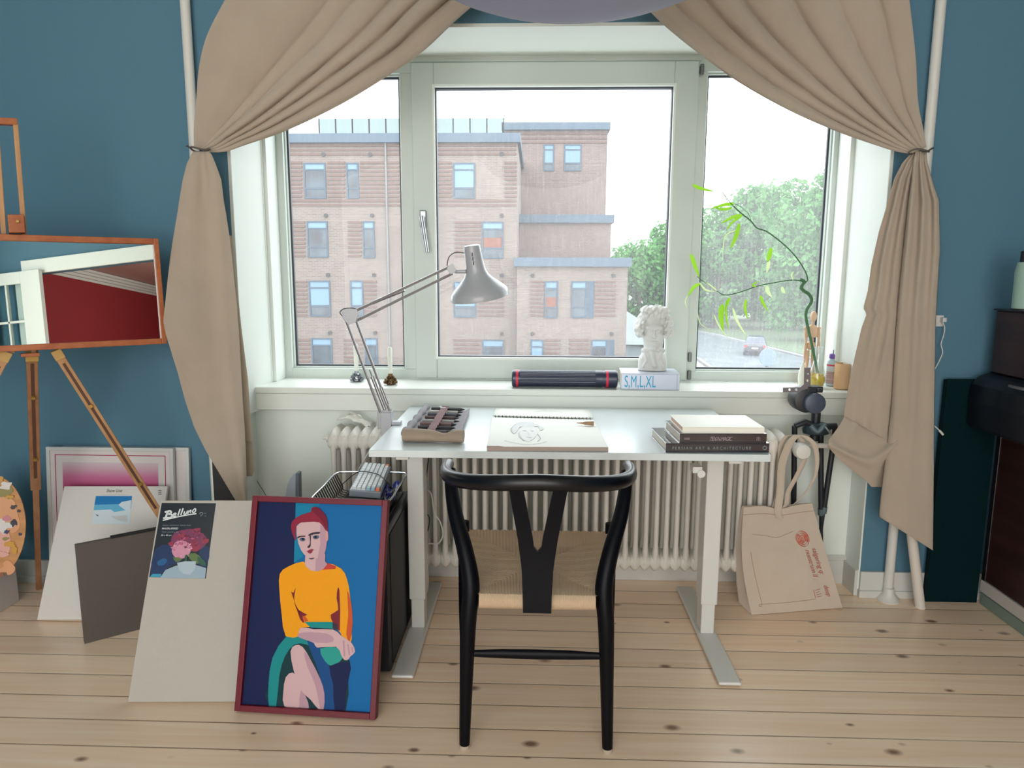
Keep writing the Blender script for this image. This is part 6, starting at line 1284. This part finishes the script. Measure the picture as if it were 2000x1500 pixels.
cu = atz(1646, 760, SZ); cu = Vector((1.229, 2.856, SZ)); t = thing('wooden_cup', 'pale wooden cup with turned grooves at the right end of the sill', 'cup', cu)
MB().lathe([(.0285, .001), (.0315, .003)] + [(.0315 - (.0008 if k % 4 == 0 else 0), .006 + .095 * k / 20) for k in range(21)] + [(.030, .104), (.0275, .103), (.0265, .02), (.001, .015)], cu, 36).build('cup_body', mat_wood('cup_wood', (222, 180, 138), (212, 168, 126), 2, .55), t, smooth=True, angle=50)
# ================================================================== tripod with bracket, behind the radiator's end
TPY = 2.735; BK2 = M('tripod_black', (34, 38, 44), .42); TG = M('tripod_grey_paint', (92, 110, 116), .4, .2)
ty = 2.695
t = thing('camera_tripod', 'folded black camera tripod with an L-shaped grey plate beside the radiator valve', 'tripod', (1.10, ty, 0))
GREYP = M('grey_plate', (128, 122, 126), .4, .5)
def plate(pts, holes, th, Y):
    bm = bmesh.new(); es_ = []
    def loop(P_):
        vs = [bm.verts.new(p) for p in P_]
        for i in range(len(vs)): es_.append(bm.edges.new((vs[i], vs[(i + 1) % len(vs)])))
    loop([at(x, y, Y) for x, y in pts])
    for hx, hy, rx, ry in holes: loop([at(hx + rx * math.cos(a), hy + ry * math.sin(a), Y) for a in [-2 * PI * k / 12 for k in range(12)]])
    bmesh.ops.triangle_fill(bm, edges=es_, use_beauty=True); bm.verts.index_update()
    v = [w_.co.copy() for w_ in bm.verts]; f = [tuple(w_.index for w_ in q.verts) for q in bm.faces]; bm.free()
    return v, f
v, f = plate([(1529, 757), (1563, 756), (1570, 750), (1571, 718), (1583, 718), (1583, 752), (1590, 768), (1575, 776), (1555, 766), (1529, 766)], [(1542, 761, 2.2, 2.6), (1555, 761, 2.6, 2.6), (1578, 730, 2, 1.8), (1577, 743, 2, 2.8)], .003, 2.62)
MB().add(v, f).build('l_plate', GREYP, t, solid=.003)
def disc(px, r, y0_, y1_, mat, nm, par=t):
    c = at(*px, y0_); b = MB(); b.lathe([(r * .75, 0), (r * .95, .003), (r, .008), (r, (y1_ - y0_) * .9), (r * .92, y1_ - y0_)], (c.x, y0_, c.z), 28, 0, Matrix(((1, 0, 0), (0, 0, 1), (0, 1, 0)))); return b.build(nm, mat, par, smooth=True)
disc((1594, 789), .038, 2.585, 2.64, M('knob_slate', (66, 74, 92), .4), 'ball_knob'); disc((1577, 783), .046, 2.615, 2.70, BK2, 'ball_head')
b = MB(); c = at(1590, 760, 2.63); b.cbox((c.x, 2.64, c.z), (.055, .05, .022)); b.cbox((c.x + .012, 2.61, c.z), (.02, .02, .012)); b.build('quick_clamp', BK2, t, bevel=.003)
cc = at(1592, 835, ty + .01); b = MB(); b.cyl((cc.x, ty + .01, cc.z - .05), (cc.x, ty + .01, cc.z + .06), .017, 16); b.build('centre_column', BK2, t, smooth=True)
b = MB(); b.lathe([(.030, -.028), (.046, -.022), (.050, -.006), (.046, .010), (.030, .020)], (cc.x + .004, ty + .01, cc.z), 20, 0, Matrix.Diagonal((1.05, .75, 1))); b.build('collar', M('tripod_teal_grey', (44, 62, 66), .4), t, smooth=True)
b = MB(); b.tube([at(1553, 832, ty), at(1572, 824, ty), at(1590, 832, ty)], [.011, .013, .012], 10); b.tube([at(1610, 834, ty), at(1634, 832, ty)], [.014, .011], 10); b.build('shoulder', BK2, t, smooth=True)
b = MB(); b.tube(smooth_path([at(1584, 832, 2.62), at(1596, 843, 2.615), at(1604, 838, 2.615), at(1611, 828, 2.62)], 6), .0085, 10); b.build('locking_lever', TG, t, smooth=True)
b = MB(); b.tube([at(1610, 832, 2.615), at(1625, 850, 2.605)], .0035, 8); b.build('handle_rod', METAL, t, smooth=True)
for (x0_, y0_), (x1_, y1_), yb in (((1552, 832), (1548, 1140), 2.745), ((1603, 845), (1604, 1140), 2.755), ((1632, 836), (1588, 1140), 2.75)):
    a0, a1 = at(x0_, y0_, ty + .01), at(x1_, y1_, yb); d = a1 - a0; foot = a0 + d * (a0.z / (a0.z - a1.z)); foot.z = .004
    m_ = a0.lerp(foot, .48); l = MB().tube([a0, m_], .0105, 12).build('leg', BK2, t, smooth=True)
    MB().tube([m_, a0.lerp(foot, .52)], .0125, 12).build('leg_clamp', TG, l, smooth=True); MB().tube([a0.lerp(foot, .5), foot], .0075, 12).build('lower_tube', BK2, l, smooth=True)
# ================================================================== tote bag
TOTE = mat_cloth('tote_canvas', (212, 199, 184), .08, 700, var=(202, 187, 171)); TINK = M('tote_red_print', (190, 96, 78), .8); TLN = M('tote_seam', (168, 138, 118), .9)
t = thing('tote_bag', 'natural cotton tote bag with red print hanging from the radiator valve', 'bag', (1.0, 2.52, 0))
f0, f1 = atz(1468, 1202, 0), atz(1646, 1188, 0); f0.z = f1.z = .002; g0, g1 = at(1452, 990, 2.575), at(1587, 984, 2.585)
b0, b1_ = atz(1443, 1178, 0), Vector((f1.x - .01, f1.y + .085, .002)); b0.z = .002
def tf(u, v):                                         # front sheet: u across, v up
    p = f0.lerp(f1, u).lerp(g0.lerp(g1, u), v)
    p = p + Vector((-.022 * math.sin(PI * v) * (1 - u) ** 2 - .006 * math.sin(PI * v) * u, 0, 0))
    inner = math.exp(-((v - .40) / .27) ** 4) * math.exp(-((u - .44) / .36) ** 6)
    sag = -.014 * math.exp(-((u - .52) / .16) ** 2) * v ** 6
    return p + Vector((0, -.026 * math.sin(PI * min(1, v * 1.05)) * (.4 + .6 * math.sin(PI * u)) - .022 * inner + .004 * math.sin(9 * u + 5 * v) * v, sag))
def tb(u, v):
    p = b0.lerp(b1_, u).lerp(g0.lerp(g1, u) + Vector((0, .018, -.002)), v); return p + Vector((-.012 * math.sin(PI * v) * (1 - u) ** 2, .02 * math.sin(PI * v), -.014 * math.exp(-((u - .52) / .16) ** 2) * v ** 6))
n_ = 44; b = MB(); b.grid([[tf(i / n_, j / n_) for j in range(n_ + 1)] for i in range(n_ + 1)]); b.grid([[tb(i / n_, j / n_) for j in range(n_ + 1)] for i in range(n_ + 1)])
for uu in (0, 1): b.grid([[tf(uu, j / n_).lerp(tb(uu, j / n_), k / 8) + Vector(((.02 if uu == 0 else -.012) * math.sin(PI * k / 8) * min(1, 2 * (j / n_)) * (1 - .3 * j / n_), 0, 0)) for j in range(n_ + 1)] for k in range(9)])
b.grid([[tf(i / n_, 0).lerp(tb(i / n_, 0), k / 4) for k in range(5)] for i in range(n_ + 1)]); b.build('bag_body', TOTE, t, smooth=True, angle=60)
def on_bag(u, v, d=.0012): return tf(u, v) + Vector((0, -d, .0003))
b = MB()
for pts in ([(.09, .60), (.13, .12), (.14, .10), (.72, .12)], [(.12, .755), (.3, .735), (.42, .72), (.55, .75), (.64, .77)], [(.0, .93), (.3, .93), (.6, .93), (1, .93)]):
    q = [on_bag(u, v) for u, v in [(a.x, a.y) for a in smooth_path([(x, y, 0) for x, y in pts], 10)]]; b.tube(q, .0008, 5)
b.build('seam', TLN, t)
b = MB(); R = np.random.RandomState(12)
def ink(pts, w_=.0013): b.ribbon([on_bag(u, v, .0016) for u, v in [(a.x, a.y) for a in smooth_path([(x, y, 0) for x, y in pts], 4)]], Vector((w_ * .7, 0, w_ * .7)), .0002)
cu_, cv_ = .735, .70
for k in range(3): ink([(cu_ + (.082 - .022 * k) * math.cos(a), cv_ + (.066 - .017 * k) * math.sin(a)) for a in [2 * PI * i / 14 for i in range(15)]], .0020)
for k in range(7): ink([(cu_ - .06 + .02 * k, cv_ - .035 - .01 * math.sin(k)), (cu_ - .055 + .02 * k, cv_ + .035 + .01 * math.cos(k))], .0018)
def script(u0, v0, u1, v1, n, amp):                   # a line of handwriting running down the bag
    pts = []; 
    for i in range(n * 4):
        k = i / (n * 4); ph = i * PI / 2; a_ = amp * (.45 + .55 * R.rand()); pts.append((u0 + (u1 - u0) * k + a_ * math.sin(ph), v0 + (v1 - v0) * k + amp * .25 * math.cos(ph)))
    ink(pts, .0009)
b.build('red_stamp', TINK, t); b = MB()
for body_, u_, v_, sz_ in (('nuestrum ll', .722, .610, .030), ('salgering q:', .822, .610, .030), ('desep', .850, .245, .026)):
    b = MB(); tb_ = MB(); text(tb_, body_, sz_, Matrix.Identity(4), 0, .92, .35)
    b.add([on_bag(u_ + p_[1] * 3.1 + .18 * (p_[0]), v_ - p_[0] * 2.05, .0016 + (.0004 if p_[2] > 0 else 0)) for p_ in tb_.v], tb_.f); b.build('red_print', TINK, t)
b = MB()
for k, v in enumerate((.215, .19, .165, .14)): ink([(.73 + .004 * k, v), (.80 - .02 * (k == 1), v + .003)], .0012)
ink([(.71, .225), (.72, .135)], .0009)
b.build('print_bars', TINK, t)
HW = Vector((.014, 0, 0))
b = MB(); q0_ = tf(.50, .90) + Vector((0, -.002, 0))
b.ribbon(smooth_path([q0_, tf(.50, .99) + Vector((0, -.002, 0)), at(1524, 960, 2.575), at(1527, 910, 2.572), at(1538, 875, 2.572), at(1550, 856, 2.578), at(1562, 850, 2.585), at(1578, 856, 2.588), at(1592, 872, 2.588), at(1596, 905, 2.59), at(1590, 935, 2.592), at(1572, 962, 2.592), at(1550, 985, 2.592), tb(.56, .95) + Vector((0, -.006, 0))], 8), [HW * (1 if k < 40 else .55 + .45 * math.cos((k - 40) * .05)) for k in range(8 * 13 + 1)], .0009)
b.build('handle', TOTE, t, smooth=True, angle=180)
b = MB(); b.ribbon(smooth_path([tf(.56, .97) + Vector((0, .012, 0)), at(1536, 985, 2.598), at(1540, 960, 2.600), at(1556, 930, 2.602), at(1570, 900, 2.604), at(1573, 880, 2.604), at(1566, 858, 2.602), at(1552, 850, 2.60), at(1536, 853, 2.602), at(1526, 870, 2.606), at(1524, 900, 2.606), at(1522, 950, 2.604), tb(.46, .96)], 8), Vector((.011, .004, 0)), .0009)
b.build('handle', TOTE, t, smooth=True, angle=180)
# ================================================================== right side
t = thing('white_pole', 'thick white round pole leaning behind the right curtain, foot on the floor', 'pole', atz(1797, 1187, 0))
SW = M('pole_white', (216, 208, 198), .4); q1 = atz(1797, 1187, 0); q0 = at(1782, 1040, 2.60); d_ = q0 - q1; d_ = d_ * (.70 / d_.z); d_.y = .030
MB().tube([q1 + Vector((0, 0, .003)), q1 + d_], .0180, 22).build('tube', SW, t, smooth=True); MB().tube([q1 + Vector((0, 0, .001)), q1 + Vector((0, 0, .010))], .0185, 22).build('end_cap', SW, t)
# socket, cords
s_ = at(1838, 622, YW - .006); t = thing('wall_socket', 'small white wall socket with a plug beside the right curtain', 'socket', (s_.x, YW, s_.z))
MB().box((s_.x - .030, YW - .008, s_.z - .03), (s_.x + .010, YW, s_.z + .012)).build('plate', M('socket_white', (206, 204, 204), .4), t, bevel=.002)
b = MB(); b.cbox((s_.x + .002, YW - .018, s_.z - .004), (.014, .022, .016)); b.build('plug', M('socket_white', (206, 204, 204)), t, bevel=.002)
t = thing('charging_cord', 'thin white cord dangling from the wall socket behind the right curtain', 'cord', (s_.x, YW - .02, s_.z - .10)); pts = [(1840, 626), (1845, 640), (1843, 655), (1838, 672), (1841, 688), (1834, 706), (1824, 724), (1812, 742)]
b = MB(); b.tube(smooth_path([at(x, y, YW - .02 - .002 * i) for i, (x, y) in enumerate(pts)], 6), .0018, 8); b.build('cord', M('white_cable', (214, 214, 208)), t, smooth=True)
t = thing('charging_cord', 'white plug-tipped cord end poking out from the right curtain edge', 'cord', at(1836, 842, 2.55)); b = MB(); b.tube([at(1814, 823, 2.585), at(1830, 836, 2.585), at(1836, 842, 2.585)], .0022, 8); b.tube([at(1835, 841, 2.585), at(1842, 849, 2.585)], .0042, 8); b.build('cord', M('white_cable', (214, 214, 208)), t, smooth=True)
# dark teal portfolio standing on the wall
TEAL = M('dark_teal_cloth', (2, 30, 34), .8, bump=(300, .2), spec=.1)
x0_, x1_ = 1.52, 1.716; zt0 = at(1860, 739, 2.662).z
t = thing('art_portfolio', 'tall dark teal portfolio standing against the blue wall beside the cabinet', 'portfolio', (1.6, 2.65, 0))
MB().box((x0_, 2.646, 0), (x1_, 2.652, zt0)).box((x0_, 2.663, 0), (x1_, 2.670, zt0 - .004)).build('cover', TEAL, t, bevel=.002); MB().box((x0_ + .004, 2.652, .004), (x1_ - .004, 2.663, zt0 - .01)).build('sheets', M('portfolio_sheets', (30, 52, 56), .8), t)
# dark cabinet along the right wall
CB = M('dark_walnut', (58, 32, 28), .38, vary=((42, 22, 20), 1.0, (6, 2.5, 26)), coat=.2); CBD = M('blackened_wood', (24, 20, 26), .35, coat=.2)
t = thing('dark_cabinet', 'dark brown wooden cabinet with a rounded navy ledge at the right edge', 'cabinet', (2.0, 2.1, 0))
CXF, CYB, CYF = 1.722, 2.640, 1.35
MB().box((CXF, CYF, .10), (XR - .01, CYB, .70)).build('lower_body', CB, t, bevel=.004)
MB().box((CXF - .004, CYB - .022, .10), (CXF + .02, CYB, .70)).build('corner_post', CBD, t, bevel=.002)
b = MB(); b.prism([(1.60, 2.638, .70), (1.595, 2.638, .80), (1.60, 2.638, .86), (1.62, 2.638, .888), (1.655, 2.638, .90), (1.80, 2.638, .905), (XR - .01, 2.638, .905), (XR - .01, 2.638, .70)], (0, -(2.638 - CYF), 0)); b.build('rounded_ledge', M('navy_lacquer', (9, 13, 24), .5), t, smooth=False, bevel=.012)
up = at(1950, 640, 2.62); MB().box((1.655, CYF, .905), (XR - .01, 2.62, 1.128)).build('upper_body', CB, t, bevel=.004); MB().box((1.648, CYF, 1.128), (XR - .01, 2.63, 1.134)).build('top_board', CBD, t, bevel=.004)
k_ = atx(1985, 757, 1.594); MB().box((1.590, k_.y - .035, k_.z - .004), (1.597, k_.y + .035, k_.z + .005)).build('metal_label', METAL, t)
MB().box((CXF - .006, CYF, .052), (XR - .01, CYB - .0, .098)).build('white_plinth', M('plinth_white', (196, 190, 186), .5), t, bevel=.003)
MB().box((CXF, CYF, .0), (XR - .01, CYB, .046)).build('green_plinth', M('plinth_grey_green', (126, 142, 132), .5), t, bevel=.003)
# flask on top
fp_ = at(2003, 598, 2.47); fp_ = Vector((fp_.x, 2.47, 1.1345)); fz = at(2003, 512, 2.47).z - fp_.z
t = thing('pale_flask', 'pale green flask with a black lid on top of the dark cabinet', 'flask', fp_)
MB().lathe([(.036, .004), (.040, .008), (.041, fz * .8), (.036, fz)], fp_, 28).build('body', M('flask_green', (150, 178, 166), .4), t, smooth=True); MB().lathe([(.041, 0), (.0415, .006), (.039, .008)], fp_, 28).build('base_ring', BLACKP, t, smooth=True)
MB().lathe([(.030, fz - .002), (.030, fz + .035), (.026, fz + .038)], fp_, 24).build('lid', BLACKP, t, smooth=True)
